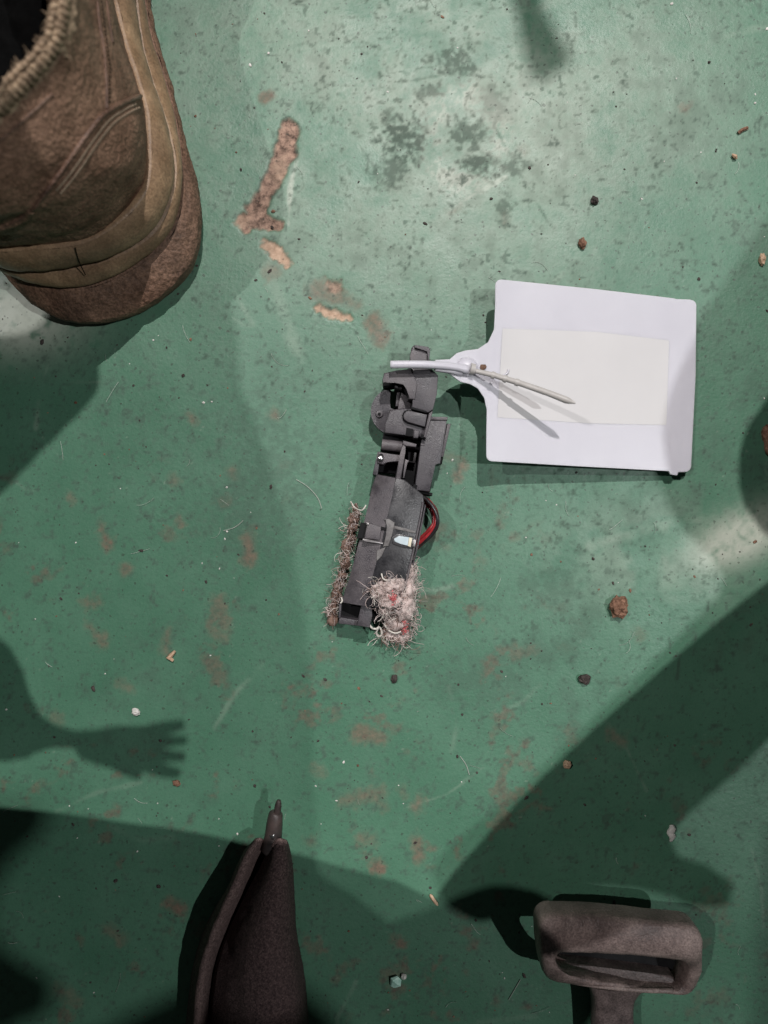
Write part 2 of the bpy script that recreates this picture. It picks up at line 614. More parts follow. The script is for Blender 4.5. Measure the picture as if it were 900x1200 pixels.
    nt.links.new(attr('chip'), dull.inputs[0])
    nt.links.new(mul(attr('grime'), 0.8), dull.inputs[1])
    dull2 = node(nt, 'ShaderNodeMath', operation='MAXIMUM')
    nt.links.new(dull.outputs[0], dull2.inputs[0])
    nt.links.new(mul(attr('rust'), 0.7), dull2.inputs[1])
    ra = node(nt, 'ShaderNodeMath', operation='MULTIPLY_ADD')
    nt.links.new(dull2.outputs[0], ra.inputs[0])
    ra.inputs[1].default_value = 0.35
    nt.links.new(mr.outputs['Result'], ra.inputs[2])
    nt.links.new(ra.outputs[0], p.inputs['Roughness'])
    p.inputs['Specular IOR Level'].default_value = 0.5
    b = node(nt, 'ShaderNodeBump')
    b.inputs['Strength'].default_value = 0.35
    b.inputs['Distance'].default_value = 0.0004
    nt.links.new(nz(700, 5), b.inputs['Height'])
    nt.links.new(b.outputs['Normal'], p.inputs['Normal'])
    me.materials.append(m)
    o = bpy.data.objects.new('floor', me)
    o['kind'] = 'structure'
    o['label'] = 'green painted concrete floor with worn, rusty and chipped spots'
    COL.objects.link(o)


build_floor()

# ------------------------------------------------------------------ boot
M_leather = material('brown_leather', (0.125, 0.066, 0.041), (0.28, 0.165, 0.110), rough=0.66, scale=95, bump=1.0, bump_scale=700, spec=0.3, fine=0.38, fine_scale=1300, bump_d=0.0011,
                     dust=(0.24, 0.155, 0.10), dust_amt=0.5)
M_counter = material('dark_brown_leather', (0.075, 0.038, 0.025), (0.20, 0.112, 0.074), rough=0.55, fine=0.35, fine_scale=1300, bump_d=0.0010, scale=70, bump=0.7, bump_scale=700, spec=0.5,
                     dust=(0.16, 0.12, 0.085), dust_amt=0.4)
M_collar = material('knit_collar', (0.17, 0.118, 0.078), (0.46, 0.335, 0.225), rough=0.9, scale=420, bump=1.0, bump_scale=800, spec=0.2)
M_rand = material('tan_rubber_rand', (0.215, 0.130, 0.071), (0.39, 0.255, 0.152), rough=0.5, fine=0.22, fine_scale=1100, scale=80, bump=0.4, bump_scale=600, spec=0.45,
                  dust=(0.12, 0.072, 0.05), dust_amt=0.6)
M_sole = material('worn_brown_sole', (0.095, 0.050, 0.032), (0.235, 0.132, 0.086), rough=0.66, fine=0.35, fine_scale=1000, bump_d=0.0011, scale=90, bump=0.9, bump_scale=500, spec=0.35,
                  dust=(0.19, 0.13, 0.095), dust_amt=0.35)
M_black_cloth = material('black_lining', (0.004, 0.004, 0.004), (0.007, 0.007, 0.007), rough=1.0, spec=0.0)
M_thread_brown = material('brown_thread', (0.20, 0.15, 0.10), (0.32, 0.24, 0.17), rough=0.8, scale=900)

HID = [(-25, 200), (-36, 80), (-52, -60), (-78, -220), (-62, -380), (0, -490), (90, -520), (170, -460), (215, -330), (213, -200), (186, -80)]


def boot_ring(vis, hmm, sx=1.0, sy=1.0, c=(70, -60), nv=120, nh=50):
    v = resample(smooth_path([UM(x, y, hmm) for x, y in vis], 6), nv)
    hid = [Vector(((c[0] + (x - c[0]) * sx - 450) * S, (600 - (c[1] + (y - c[1]) * sy)) * S, hmm * 0.001)) for x, y in HID]
    # hidden side: from the end of the visible part round the toe and back
    keep = [q for q in hid if q.y > max(v[0].y, v[-1].y) + 0.012]
    path = smooth_path([v[-1]] + keep + [v[0]], 6)
    h = resample(path, nh + 2)[1:-1]
    return v + h


def off_ring(r, d_mm, dz_mm=0.0):
    n = len(r)
    out = []
    a = sum(r[i].x * r[(i + 1) % n].y - r[(i + 1) % n].x * r[i].y for i in range(n))
    sg = 1 if a > 0 else -1
    for i in range(n):
        t = r[(i + 1) % n] - r[i - 1]
        nrm = Vector((t.y, -t.x, 0)) * sg
        nrm = nrm.normalized() if nrm.length > 1e-9 else Vector((0, 0, 0))
        out.append(r[i] + nrm * d_mm * 0.001 + Vector((0, 0, dz_mm * 0.001)))
    return out


L1 = [(168, -30), (180, 38), (197, 95), (213, 160), (230, 215), (234, 258), (229, 295), (211, 325), (180, 352), (142, 370), (100, 377), (62, 370), (32, 350), (10, 318), (-8, 280)]
L2 = [(165, -30), (177, 40), (193, 90), (206, 140), (213, 190), (212, 235), (199, 275), (160, 311), (110, 334), (67, 338), (22, 326), (-5, 305), (-22, 265)]
L3 = [(157, -30), (167, 50), (181, 100), (199, 155), (206, 200), (198, 240), (177, 275), (135, 301), (97, 312), (45, 320), (7, 316), (-20, 298), (-40, 258)]
L4 = [(131, -30), (149, 45), (164, 90), (175, 130), (178, 170), (177, 207), (168, 232), (142, 260), (108, 282), (75, 290), (35, 293), (0, 295), (-30, 283), (-52, 250)]
L6 = [(120, -30), (138, 50), (152, 100), (159, 140), (158, 180), (148, 212), (116, 238), (80, 255), (45, 264), (5, 270), (-40, 266), (-70, 235)]
L7 = [(98, -30), (107, 40), (110, 90), (103, 130), (83, 168), (53, 198), (18, 222), (-24, 234), (-70, 220), (-100, 190)]
L8 = [(84, -30), (83, 20), (76, 52), (58, 82), (32, 111), (0, 142), (-36, 165), (-80, 165), (-112, 140)]
L10 = [(57, -30), (62, 18), (57, 51), (35, 76), (8, 101), (-20, 120), (-50, 130), (-82, 121), (-102, 100)]

boot = thing('work_boot', 'worn brown leather boot seen from above at its heel, with a dark opening', 'boot', U(100, 200))


def wob_ring(r, amt_mm, f, seed):
    return [p + Vector((mnoise.noise(p * f + Vector((seed, 0, 0))), mnoise.noise(p * f + Vector((0, seed, 9))), 0.5 * mnoise.noise(p * f + Vector((5, 3, seed))))) * amt_mm * 0.001 for p in r]


def band(bm, ra, rb, bulge, steps=8, wob=0.0):
    rings = []
    for i in range(steps + 1):
        t = i / steps
        r = [a.lerp(b, t) for a, b in zip(ra, rb)]
        r = off_ring(r, bulge * (math.sin(math.pi * t) ** 0.6))
        rings.append(wob_ring(r, wob, 260, 3.3) if wob else r)
    loft(bm, rings)


r0 = off_ring(boot_ring(L1, 9.0), -1.5, -8.8)
r1 = boot_ring(L1, 9)
r2 = boot_ring(L2, 18, 0.97, 0.98)
r3 = boot_ring(L3, 26, 0.95, 0.97)
r4 = boot_ring(L4, 38, 0.90, 0.94)
r4i = off_ring(r4, -3.0, -0.5)
bm = bmesh.new()
band(bm, r0, r1, 0.6, 5, 0.5)
band(bm, r1, off_ring(r2, 0.2, -0.9), 1.3, 8, 0.55)
loft(bm, [off_ring(r2, 0.2, -0.9), off_ring(r2, -2.0, -0.4)])
bmesh.ops.holes_fill(bm, edges=[e for e in bm.edges if e.is_boundary and max(v.co.z for v in e.verts) < 0.003])
obj('outsole', bm, M_sole, boot, smooth=True)
bm = bmesh.new()
loft(bm, [off_ring(r2, -2.2, -0.3), off_ring(r2, -0.2, 0.9)])
band(bm, off_ring(r2, -0.2, 0.9), off_ring(r3, 0.2, -0.8), 1.0, 8, 0.3)
loft(bm, [off_ring(r3, 0.2, -0.8), off_ring(r3, -1.8, -0.2)])
obj('midsole', bm, M_rand, boot, smooth=True)
bm = bmesh.new()
loft(bm, [off_ring(r3, -2.0, -0.1), off_ring(r3, -0.3, 0.9)])
band(bm, off_ring(r3, -0.3, 0.9), r4, 1.6, 8, 0.35)
loft(bm, [r4, off_ring(r4, -0.8, 0.5), r4i])
obj('rand', bm, M_rand, boot, smooth=True)

u5 = off_ring(r4, -1.6, -0.5)
u6 = boot_ring(L6, 57, 0.86, 0.90)
u7 = boot_ring(L7, 78, 0.74, 0.70, (70, 60))
u8 = boot_ring(L8, 92, 0.62, 0.42, (70, 60))
levels = [u5, u6, u7, u8]
rings = []
cols = [smooth_path([lv[k] for lv in levels], 15) for k in range(len(u5))]
for i in range(len(cols[0])):
    rings.append([c[i] for c in cols])
# dents: a deep crease low on the heel counter, softer wrinkles above
crease = [(156, 214), (128, 230), (84, 244), (36, 262), (2, 276)]
cr3 = [UM(x, y, 50) for x, y in crease]
for i, r in enumerate(rings):
    for k, p in enumerate(r):
        q = U(150, 216, 0.052)
        d = (p - q).length
        amt = 3.0 * math.exp(-(d / 0.012) ** 2)
        ang = 0.35 * mnoise.noise(p * 420) + 0.9 * mnoise.noise(Vector((p.x * 60, p.y * 60, p.z * 140))) + 0.45 * mnoise.noise(p * 190)
        q2 = U(128, 180, 0.060)
        amt -= 1.6 * math.exp(-((p - q2).length / 0.012) ** 2)
        for cpt_a, cpt_b in zip(cr3[:-1], cr3[1:]):
            ab = cpt_b - cpt_a
            t = max(0, min(1, (p - cpt_a).dot(ab) / ab.length_squared))
            dd = (p - (cpt_a + ab * t)).length
            amt += 1.9 * math.exp(-(dd / 0.0017) ** 2)
        c = Vector(((70 - 450) * S, (600 - 60) * S, p.z))
        nrm = (p - c)
        nrm.z = 0
        r[k] = p + nrm.normalized() * (ang * 0.0009 - amt * 0.001)
bm = bmesh.new()
loft(bm, rings)
bm_bvh = BVHTree.FromBMesh(bm)
obj('upper', bm, M_leather, boot, smooth=True)


def on_upper(px, py, lift=0.0):
    d = (U(px, py, 0) - Vector((0, 0, D))).normalized()
    h = bm_bvh.ray_cast(Vector((0, 0, D)), d)
    if h[0] is None:
        return None
    return h[0] - d * lift


# padded knit collar
bm = bmesh.new()
u10 = wob_ring(boot_ring(L10, 92, 0.50, 0.36, (70, 60)), 1.7, 330, 2.2)
outer = off_ring(u8, 0.6, -1.5)
rings = []
for i in range(11):
    t = i / 10
    r = []
    for a, b in zip(outer, u10):
        p = a.lerp(b, t)
        p = p + Vector((0, 0, 0.0052 * math.sin(math.pi * t)))
        r.append(p)
    rings.append(wob_ring(r, 0.9, 420, 1.7))
rings.append(off_ring(u10, -0.5, -5))
loft(bm, rings)
obj('collar', bm, M_collar, boot, smooth=True)
# knitted rib loops along the collar
rb = random.Random(3)
for i in range(1, 117, 3):
    a, b = outer[i], u10[i]
    for t0, t1 in ((0.12, 0.40), (0.46, 0.72), (0.76, 0.98)):
        pts = []
        for j in range(5):
            t = t0 + (t1 - t0) * j / 4
            sk = i + 0.9 * (j / 4) + (0.5 if j % 4 else 0.0)
            i0 = int(sk)
            f = sk - i0
            p = outer[i0].lerp(outer[i0 + 1], f).lerp(u10[i0].lerp(u10[i0 + 1], f), t)
            pts.append(p + Vector((0, 0, 0.0052 * math.sin(math.pi * t) + 0.0004)))
        if i == 1 and t0 < 0.2:
            knit = bmesh.new()
        tube(knit, pts, [rb.uniform(0.0004, 0.0008), 0.0010, 0.0011, 0.0010, 0.0005], 6)
o = obj('knit_rib', knit, M_collar, boot, smooth=True, kind='stuff')
fray = bmesh.new()
fq = random.Random(8)
for i in range(420):
    k = fq.randrange(1, 116)
    t = fq.choice((fq.uniform(0.75, 1.0), fq.random()))
    p = outer[k].lerp(u10[k], t) + Vector((0, 0, 0.0052 * math.sin(math.pi * t) + 0.0005))
    d = Vector((fq.uniform(-1, 1), fq.uniform(-1, 1), fq.uniform(-0.2, 0.8))).normalized() * fq.uniform(0.0012, 0.0036)
    e = Vector((fq.uniform(-1, 1), fq.uniform(-1, 1), fq.uniform(-0.6, 0.2))) * 0.0009
    tube(fray, [p, p + d * 0.5 + e, p + d], [0.00016, 0.00014, 0.00006], 3)
obj('frayed_yarn', fray, M_collar, boot, kind='stuff')
bm = bmesh.new()
loft(bm, [off_ring(u10, -0.3, -0.8), off_ring(u10, -2.2, -14), off_ring(u10, -1, -52)], cap_top=True)
obj('lining', bm, M_black_cloth, boot, smooth=True)


def seam_on_upper(name, pts, r, mat, lift, sub=8):
    path = []
    for q in smooth_path([Vector((x, y, 0)) for x, y in pts], sub):
        h = on_upper(q.x, q.y, lift)
        if h is not None:
            path.append(h)
    if len(path) > 2:
        bm = bmesh.new()
        tube(bm, path, r, 8)
        obj(name, bm, mat, boot, smooth=True)
    return path


# the heel counter: a second layer of leather below the curved seam
counter_edge = [(166, 112), (144, 121), (122, 134), (102, 158), (80, 190), (52, 228), (34, 249), (2, 268)]
seam_on_upper('counter_seam', counter_edge, 0.00085, M_counter, 0.0001)
seam_on_upper('side_seam', [(112, -20), (117, 30), (122, 58), (125, 100), (125, 128)], 0.0006, M_counter, 0.0)
seam_on_upper('side_seam', [(122, -20), (128, 25), (132, 50)], 0.0005, M_counter, 0.0)
seam_on_upper('collar_seam', [(62, 110), (40, 130), (12, 155), (-10, 172)], 0.0005, M_counter, 0.0)
seam_on_upper('heel_fold', [(-6, 268), (14, 262), (30, 254), (36, 246)], 0.0014, M_leather, -0.0004)
# stitches beside the seam
st = None
pth = [Vector((x, y, 0)) for x, y in [(160, 122), (146, 129), (128, 142), (109, 166), (88, 197), (66, 224)]]
pp = resample(smooth_path(pth, 6), 46)
proto = None
for row, (dx, dy) in enumerate(((0, 0), (4.5, 4.0))):
    for a, b in zip(pp[:-1:1], pp[1::1]):
        m0, m1 = a.lerp(b, 0.15), a.lerp(b, 0.75)
        h0, h1 = on_upper(m0.x + dx, m0.y + dy, 0.00015), on_upper(m1.x + dx, m1.y + dy, 0.00015)
        if h0 and h1:
            bm = bmesh.new()
            tube(bm, [h0, h0.lerp(h1, 0.5) + Vector((0, 0, 0.0002)), h1], [0.0003, 0.00048, 0.0003], 5)
            obj('stitch', bm, M_thread_brown, boot, smooth=True)
pp = resample([Vector((x, y, 0)) for x, y in [(119, 0), (124, 40), (129, 80), (129, 122)]], 26)
for a, b in zip(pp[:-1], pp[1:]):
    m0, m1 = a.lerp(b, 0.15), a.lerp(b, 0.75)
    h0, h1 = on_upper(m0.x, m0.y, 0.0001), on_upper(m1.x, m1.y, 0.0001)
    if h0 and h1:
        bm = bmesh.new()
        tube(bm, [h0, h0.lerp(h1, 0.5) + Vector((0, 0, 0.0002)), h1], [0.0002, 0.0003, 0.0002], 5)
        obj('stitch', bm, M_black_cloth, boot, smooth=True)
# a cut across the rubber
bm = bmesh.new()
tube(bm, smooth_path([UM(88, 290, 38.6), UM(92, 305, 33), UM(100, 322, 25)], 4), 0.0002, 5)
obj('rubber_cut', bm, M_black_cloth, boot)

# ------------------------------------------------------------------ the broken plastic mechanism
M_pl = material('dark_grey_plastic', (0.038, 0.034, 0.040), (0.068, 0.061, 0.069), fine=0.15, fine_scale=2600, rough=0.29, scale=260, bump=0.25, bump_scale=2500, spec=0.5,
                dust=(0.17, 0.15, 0.155), dust_amt=0.35, rough2=0.55)
M_pl2 = material('worn_grey_plastic', (0.056, 0.049, 0.056), (0.108, 0.095, 0.102), fine=0.15, fine_scale=2600, rough=0.32, scale=260, bump=0.3, bump_scale=2500,
                 dust=(0.22, 0.19, 0.19), dust_amt=0.4, rough2=0.6)
M_gloss = material('glossy_black_plastic', (0.014, 0.014, 0.017), (0.040, 0.038, 0.042), fine=0.15, fine_scale=2000, rough=0.22, scale=180, rough2=0.42, bump=0.12, bump_scale=1500,
                   dust=(0.10, 0.097, 0.095), dust_amt=0.28)
M_pit = material('black_part_shade', (0.008, 0.008, 0.009), (0.014, 0.014, 0.015), rough=0.8, spec=0.2)  # black parts, and shade painted into grooves, holes and recesses
M_steel = material('bright_steel', (0.5, 0.5, 0.5), (0.68, 0.66, 0.65), rough=0.28, metallic=1.0, scale=300)
M_alu_glint = material('dull_metal_glint', (0.28, 0.26, 0.26), (0.42, 0.40, 0.40), rough=0.34, metallic=0.75, scale=420)  # pale metal, also stands in for highlights on the clip
M_stk = material('pale_blue_sticker', (0.45, 0.55, 0.60), (0.58, 0.65, 0.68), rough=0.35, scale=150)
M_stk2 = material('cream_sticker', (0.72, 0.66, 0.50), (0.80, 0.74, 0.60), rough=0.4, scale=150)
M_scr = material('scratched_plastic', (0.11, 0.10, 0.10), (0.20, 0.19, 0.185), rough=0.6, scale=500, bump=0.3)
M_red = material('red_wire', (0.30, 0.020, 0.025), (0.40, 0.035, 0.04), rough=0.35, scale=300)
M_drk = material('black_wire', (0.015, 0.013, 0.015), (0.03, 0.026, 0.028), rough=0.4, scale=300)
M_dred = material('dark_red_wire', (0.09, 0.02, 0.022), (0.15, 0.035, 0.035), rough=0.45, scale=300)

mech = thing('plastic_mechanism', 'broken dark grey plastic mechanism with red wires and a frayed fibre tuft', 'mechanism', U(452, 580))
AS = 40


def part(name, pts, h, z0, mat=M_pl, bevel=0.3, parent=None, label=None):
    return obj(name, P(pts, h, z0, bevel), mat, parent or mech, autosmooth=AS, label=label)


def circ(cx, cy, r, n=24, a0=0, a1=360):
    return [(cx + r * math.cos(math.radians(a0 + (a1 - a0) * i / (n if a1 - a0 == 360 else n - 1))), cy + r * math.sin(math.radians(a0 + (a1 - a0) * i / (n if a1 - a0 == 360 else n - 1)))) for i in range(n)]


# round plate at the left, open where the floor shows through
disc = [(458, 456), (456, 470), (457, 479), (466, 480), (471, 494), (458, 508)] + circ(462, 482, 27.5, 18, 110, 262)[0:]
part('round_plate', disc, 9, 4, M_pl, 0.3)
part('plate_boss', circ(444.5, 485, 4.2, 14), 9.9, 8.5, M_pl2, 0.25)
part('boss_pin', circ(444.5, 485, 1.7, 10), 10.4, 9.0, M_pit, 0.1)
# upper housing
house = [(481, 431), (506, 432), (513.5, 440), (512, 462), (507.5, 480), (501.5, 483.5), (482, 478), (484, 466), (488, 447)]
hs = part('housing', house, 20, 1, M_pl, 0.45)
part('top_tab', [(484.5, 404.5), (501, 407), (503, 410), (501.5, 434), (480.5, 434), (480.5, 417), (482, 408)], 17, 2, M_pl2, 0.6)
part('tab_lip', [(486, 404), (502, 406.2), (504.2, 410), (502.8, 424), (501, 424), (501.6, 411), (486, 408)], 18.3, 12, M_pl, 0.3)
part('housing_groove', [(482.5, 476.8), (499.6, 481.5), (499.4, 483.6), (482, 479)], 20.25, 15, M_pit, 0)
# hook arm with its dark inner wall
hook = [(450, 437), (464, 434), (480, 432), (486, 441), (489, 450), (486.5, 468), (478, 467.5), (478.5, 456), (474, 449), (463, 446.5), (455, 448.5), (449, 449.5), (448, 445)]
part('hook_arm', hook, 20.6, 9, M_pl2, 0.6)
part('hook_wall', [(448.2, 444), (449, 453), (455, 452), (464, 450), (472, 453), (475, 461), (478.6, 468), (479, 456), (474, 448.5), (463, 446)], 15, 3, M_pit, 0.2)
part('hook_pin', [(463, 450), (472, 451.5), (471, 456), (462, 454)], 16.2, 6, M_pl2, 0.4)
part('inner_rib', [(465, 458), (469, 459), (467.5, 476), (463.5, 476)], 12, 2, M_pl, 0.3)
part('inner_block', [(470, 460), (480, 465), (482, 480), (466, 480), (468, 470)], 13.5, 2, M_pl2, 0.3)
# middle block, latch tongue
midb = [(457, 480), (475, 478.5), (484, 480), (502, 485), (497.5, 512), (486, 512), (480, 510), (474, 509.5), (450, 507), (452, 497)]
part('middle_block', midb, 17, 1, M_pl, 0.45)
tong = [(478.5, 480.8), (501, 485.5), (498.2, 500.6), (478, 494.6), (473.6, 491.5), (472.6, 487), (474.6, 482.6)]
part('latch_outline', [(477.8, 480), (501.6, 485), (498.6, 502.4), (477.2, 496.4), (472.2, 492.4), (471.2, 486.8), (473.6, 481.6)], 17.5, 14, M_pit, 0.2)
part('latch_tongue', tong, 19.4, 15, M_pl, 0.6)
part('housing_rim', [(502.8, 484), (507.5, 481), (499.2, 512.8), (496.4, 512)], 19.6, 2, M_pl2, 0.25)
part('small_lug', [(485.5, 503.5), (491.5, 505), (490, 513.5), (484, 513)], 18.4, 12, M_pl2, 0.5)
part('dark_pocket', [(476.5, 501), (484.5, 503), (483.5, 511.5), (475, 510.5)], 17.3, 12, M_pit, 0.1)
part('spring_clip', [(494, 508.5), (498.8, 510), (497.8, 514.4), (492.5, 513)], 18.9, 10, M_pit, 0.4)
# roller and its recess
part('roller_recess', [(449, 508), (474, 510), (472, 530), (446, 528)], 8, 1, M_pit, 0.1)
bm = bmesh.new()
tube(bm, [UM(447.5, 520.5, 12), UM(471, 523.5, 12)], 0.0021, 16)
obj('roller', bm, M_pl2, mech, autosmooth=AS)
# crossbar with screw and window below it
part('left_rail', [(442.5, 529), (446.5, 529.5), (442.5, 557), (436.5, 556)], 14, 1, M_pl, 0.3)
part('crossbar', [(443.5, 529.5), (470, 533.5), (467.5, 541.5), (454, 540), (450, 544.5), (442, 543)], 15, 2, M_pl2, 0.4)
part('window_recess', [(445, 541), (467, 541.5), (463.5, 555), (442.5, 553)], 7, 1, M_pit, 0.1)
bm = bmesh.new()
c = UM(446, 540.2, 0)
for rr, z0, z1 in ((0.0012, 0.0150, 0.0158),):
    tube(bm, [Vector((c.x, c.y, z0)), Vector((c.x, c.y, z1)), Vector((c.x, c.y, z1 + 0.0004))], [rr, rr, rr * 0.55], 14)
scr = obj('screw', bm, M_steel, mech, autosmooth=AS)
bm = bmesh.new()
prism(bm, flat([(444.2, 539.4), (447.6, 540.5), (447.4, 541.2), (444.0, 540.1)], 16.3), 15.9)
obj('screw_slot', bm, M_pit, scr)
part('screw_hole', circ(446.5, 534.5, 3.0, 12), 15.3, 13, M_pit, 0.1)
# long vertical rail with top bracket
part('vertical_rail', [(472.5, 516.5), (476.5, 517.4), (475, 530), (470, 562), (463, 561.5), (468.5, 533)], 17, 1, M_pl2, 0.4)
part('top_bracket', [(472.5, 516), (488.5, 520.3), (487.6, 524), (476, 522.6), (471.6, 520)], 17.8, 10, M_pl2, 0.4)
part('rail_clip', [(474.5, 538), (479, 539.2), (478.6, 542), (476.6, 542), (474.4, 560), (472, 560)], 16, 4, M_pl2, 0.25)
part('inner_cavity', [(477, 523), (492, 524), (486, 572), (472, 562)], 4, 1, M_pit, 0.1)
part('cavity_plate', [(478, 529), (488.5, 530.5), (486.5, 543), (478, 541.5)], 9, 3, M_drk, 0.3)
# side bracket
brk = [(502.5, 488.5), (524, 489), (523, 497), (515.8, 544), (509.4, 543.2), (504.2, 576.4), (488, 574.2), (486.4, 568), (493.6, 518)]
part('side_bracket', brk, 15.5, 2, M_pl, 0.35)
part('bracket_lip', [(503, 488), (525, 488.5), (524.2, 492.5), (502.2, 492)], 16.2, 12, M_pl2, 0.3)
part('bracket_flange', [(524.2, 496), (528.4, 497), (519.6, 536), (516.6, 535)], 12, 2, M_pl2, 0.3)
part('flange_foot', [(513.5, 536), (519.5, 536.8), (518, 543.6), (512, 543)], 11, 2, M_pit, 0.3)
part('bracket_slot', [(493.2, 519.5), (498, 520.4), (497.6, 522.4), (492.8, 521.5)], 15.75, 14, M_pl2, 0.1)
part('bracket_foot', [(488, 574.4), (507, 577.6), (506.5, 581), (489, 577.6)], 12, 1, M_pit, 0.3)
part('bracket_tab', [(484.6, 567), (489, 568.4), (487.6, 573), (483.4, 571.4)], 16.2, 8, M_pit, 0.3)

# lower cover: lighter left face sloping down to its edge, glossy right face
bm = bmesh.new()
Lx = [(441, 555.5), (436, 570), (432, 590), (428, 606), (421, 634), (410, 675), (399.5, 706)]
Mx = [(464, 560), (461, 575), (457, 592), (453, 610), (446, 640), (437.5, 672), (428, 711)]
Rx = [(474.5, 562), (496, 580), (497, 588), (494.5, 604), (488, 636), (479.5, 672), (470, 716)]
left = [(x, y, 13.5) for x, y in Lx]
mid = [(x, y, 18.0) for x, y in Mx]
prism(bm, left + mid[::-1], 1.0, bevel=0.4)
obj('cover_side', bm, M_pl2, mech, autosmooth=AS)
bm = bmesh.new()
prism(bm, [(x, y, 18.1) for x, y in Mx] + [(x, y, 17.3) for x, y in Rx[::-1]], 1.0, bevel=0.5)
cover = obj('cover_plate', bm, M_gloss, mech, autosmooth=AS)
bm = bmesh.new()
tube(bm, [UM(x - 1.2, y, 17.5) for x, y in Rx[2:]], 0.00045, 6)
obj('cover_edge', bm, M_pl2, mech, smooth=True)
part('edge_gap_strip', [(497.4, 590), (499.6, 592), (490.5, 640), (482, 674), (480.5, 672), (488.6, 638)], 11, 1, M_pl, 0.3)  # lower plastic strip along the cover's right edge
# clip across the left face
part('clip_recess', [(422.6, 612.5), (431, 613.5), (427.5, 631.5), (418, 631)], 16.5, 8, M_pit, 0.2)
part('clip', [(430.5, 612), (447, 617.4), (445.4, 633.2), (426.6, 631)], 18.4, 8, M_pl2, 0.5)
part('clip_glint', [(429.6, 612), (432.8, 612.6), (432.4, 616), (429.2, 615.4)], 18.9, 17, M_alu_glint, 0.3)  # highlight on the clip's corner, put in as pale metal
part('clip_edge_glint', [(425.4, 630.4), (430, 631.8), (449, 635.6), (448.6, 638), (429, 634.6), (424.8, 633.6)], 18.8, 12, M_alu_glint, 0.3)  # highlight along the clip's lower edge, put in as pale metal
part('clip_notch', [(446.4, 617), (452.5, 618.4), (452, 622), (446.2, 620.6)], 18.6, 16, M_pit, 0.1)
# scratched T rib
part('scratched_rib', [(450.5, 608.6), (455.5, 607.8), (463.4, 613), (460.6, 617.6), (459, 628), (455.4, 640), (448.4, 641), (452.4, 627), (454.4, 617)], 18.75, 17, M_scr, 0.3)
part('side_crossrib', [(462, 616), (474, 619), (487, 622.5), (486.4, 625), (473, 622), (461.4, 619.6)], 18.3, 17, M_scr, 0.2)
part('lower_scratch', [(442, 645), (452, 641), (447, 652), (441, 658)], 18.5, 17, M_scr, 0.1)
part('window_bezel', [(459, 629), (465, 625.6), (485.4, 628.8), (483.4, 643.4), (468, 640.6), (460, 637.4)], 18.45, 17, M_gloss, 0.4)
part('window_sticker', [(461.6, 631.4), (467.6, 628), (479.4, 629.6), (477.6, 639.6), (469, 637.2), (462.6, 634.6)], 18.85, 18, M_stk, 0.1)
part('sticker_end', [(479.6, 629.6), (483.2, 630.6), (481.2, 641.2), (477.8, 639.8)], 18.9, 18, M_stk2, 0.1)
part('edge_chip', [(484.6, 632), (487.6, 632.6), (486.2, 641), (483, 640.6)], 18.6, 16, M_alu_glint, 0.3)
# lower end
part('end_recess', [(400, 706.5), (424, 710), (421, 727.5), (398.6, 724)], 7, 1, M_pit, 0.1)
part('end_lip', [(397.4, 723), (420.5, 727), (419, 733.6), (396.4, 731)], 12, 1, M_pl, 0.4)
part('end_post', [(424.6, 702), (431, 701), (435.5, 712), (436.6, 722), (433, 736), (416.8, 733.6), (421.6, 717)], 14.5, 1, M_pl, 0.7)
part('end_wall', [(397.4, 708), (400.4, 707), (399, 724), (396.4, 724)], 13, 1, M_pl, 0.2)
part('end_clip', [(436, 715), (450, 717), (449, 728), (436, 728)], 9, 1, M_pit, 0.3)

# wires at the right
for nm, pts, r, mt in (
        ('red_wire', [(494, 582, 9), (503, 588, 10), (510, 600, 12), (511, 612, 13), (505, 624, 12), (494, 634, 10), (486, 640, 8)], 0.00085, M_red),
        ('red_wire', [(492, 584, 6), (505, 597, 8), (508.5, 612, 9), (503, 621, 9), (494, 630, 8), (485, 637, 6)], 0.0008, M_red),
        ('black_wire', [(496, 582, 12), (506, 592, 14), (512.6, 606, 15), (511.5, 618, 14), (503, 630, 12), (492, 638, 9), (485, 643, 7)], 0.00065, M_drk),
        ('dark_wire', [(497, 584, 5), (510, 596, 7), (512.8, 614, 8), (507, 626, 8), (497, 635, 7), (486, 645, 5)], 0.0007, M_dred)):
    bm = bmesh.new()
    tube(bm, smooth_path([UM(*q) for q in pts], 6), r, 10)
    obj(nm, bm, mt, mech, smooth=True)

# fibre: core lumps plus curly hairs
M_f1 = material('beige_fibre', (0.48, 0.375, 0.35), (0.70, 0.59, 0.555), rough=0.9, scale=300, spec=0.2)
M_f2 = material('grey_fibre', (0.34, 0.30, 0.29), (0.52, 0.46, 0.45), rough=0.9, scale=300, spec=0.2)
M_f3 = material('brown_fibre', (0.15, 0.09, 0.07), (0.30, 0.20, 0.16), rough=0.9, scale=300, spec=0.2)
M_f4 = material('white_thread', (0.62, 0.58, 0.52), (0.74, 0.70, 0.64), rough=0.8, scale=300, spec=0.2)
M_f5 = material('red_fluff', (0.52, 0.09, 0.10), (0.66, 0.20, 0.20), rough=0.8, scale=300, spec=0.2)


def curly(bm, p, L, r, rnd, zlim=(0.0006, 0.024), curl=0.8, n=9, up=0.0, sides=3):
    d = Vector((rnd.uniform(-1, 1), rnd.uniform(-1, 1), rnd.uniform(-0.3, 0.4) + up)).normalized()
    ax = Vector((rnd.uniform(-1, 1), rnd.uniform(-1, 1), rnd.uniform(-1, 1))).normalized()
    path = [p.copy()]
    for i in range(n):
        ax = (ax + Vector((rnd.uniform(-1, 1), rnd.uniform(-1, 1), rnd.uniform(-1, 1))) * 0.45).normalized()
        d = (d + d.cross(ax) * curl).normalized()
        q = path[-1] + d * (L / n)
        q.z = min(max(q.z, zlim[0]), zlim[1])
        path.append(q)
    tube(bm, path, [r] * len(path), sides, caps=False)


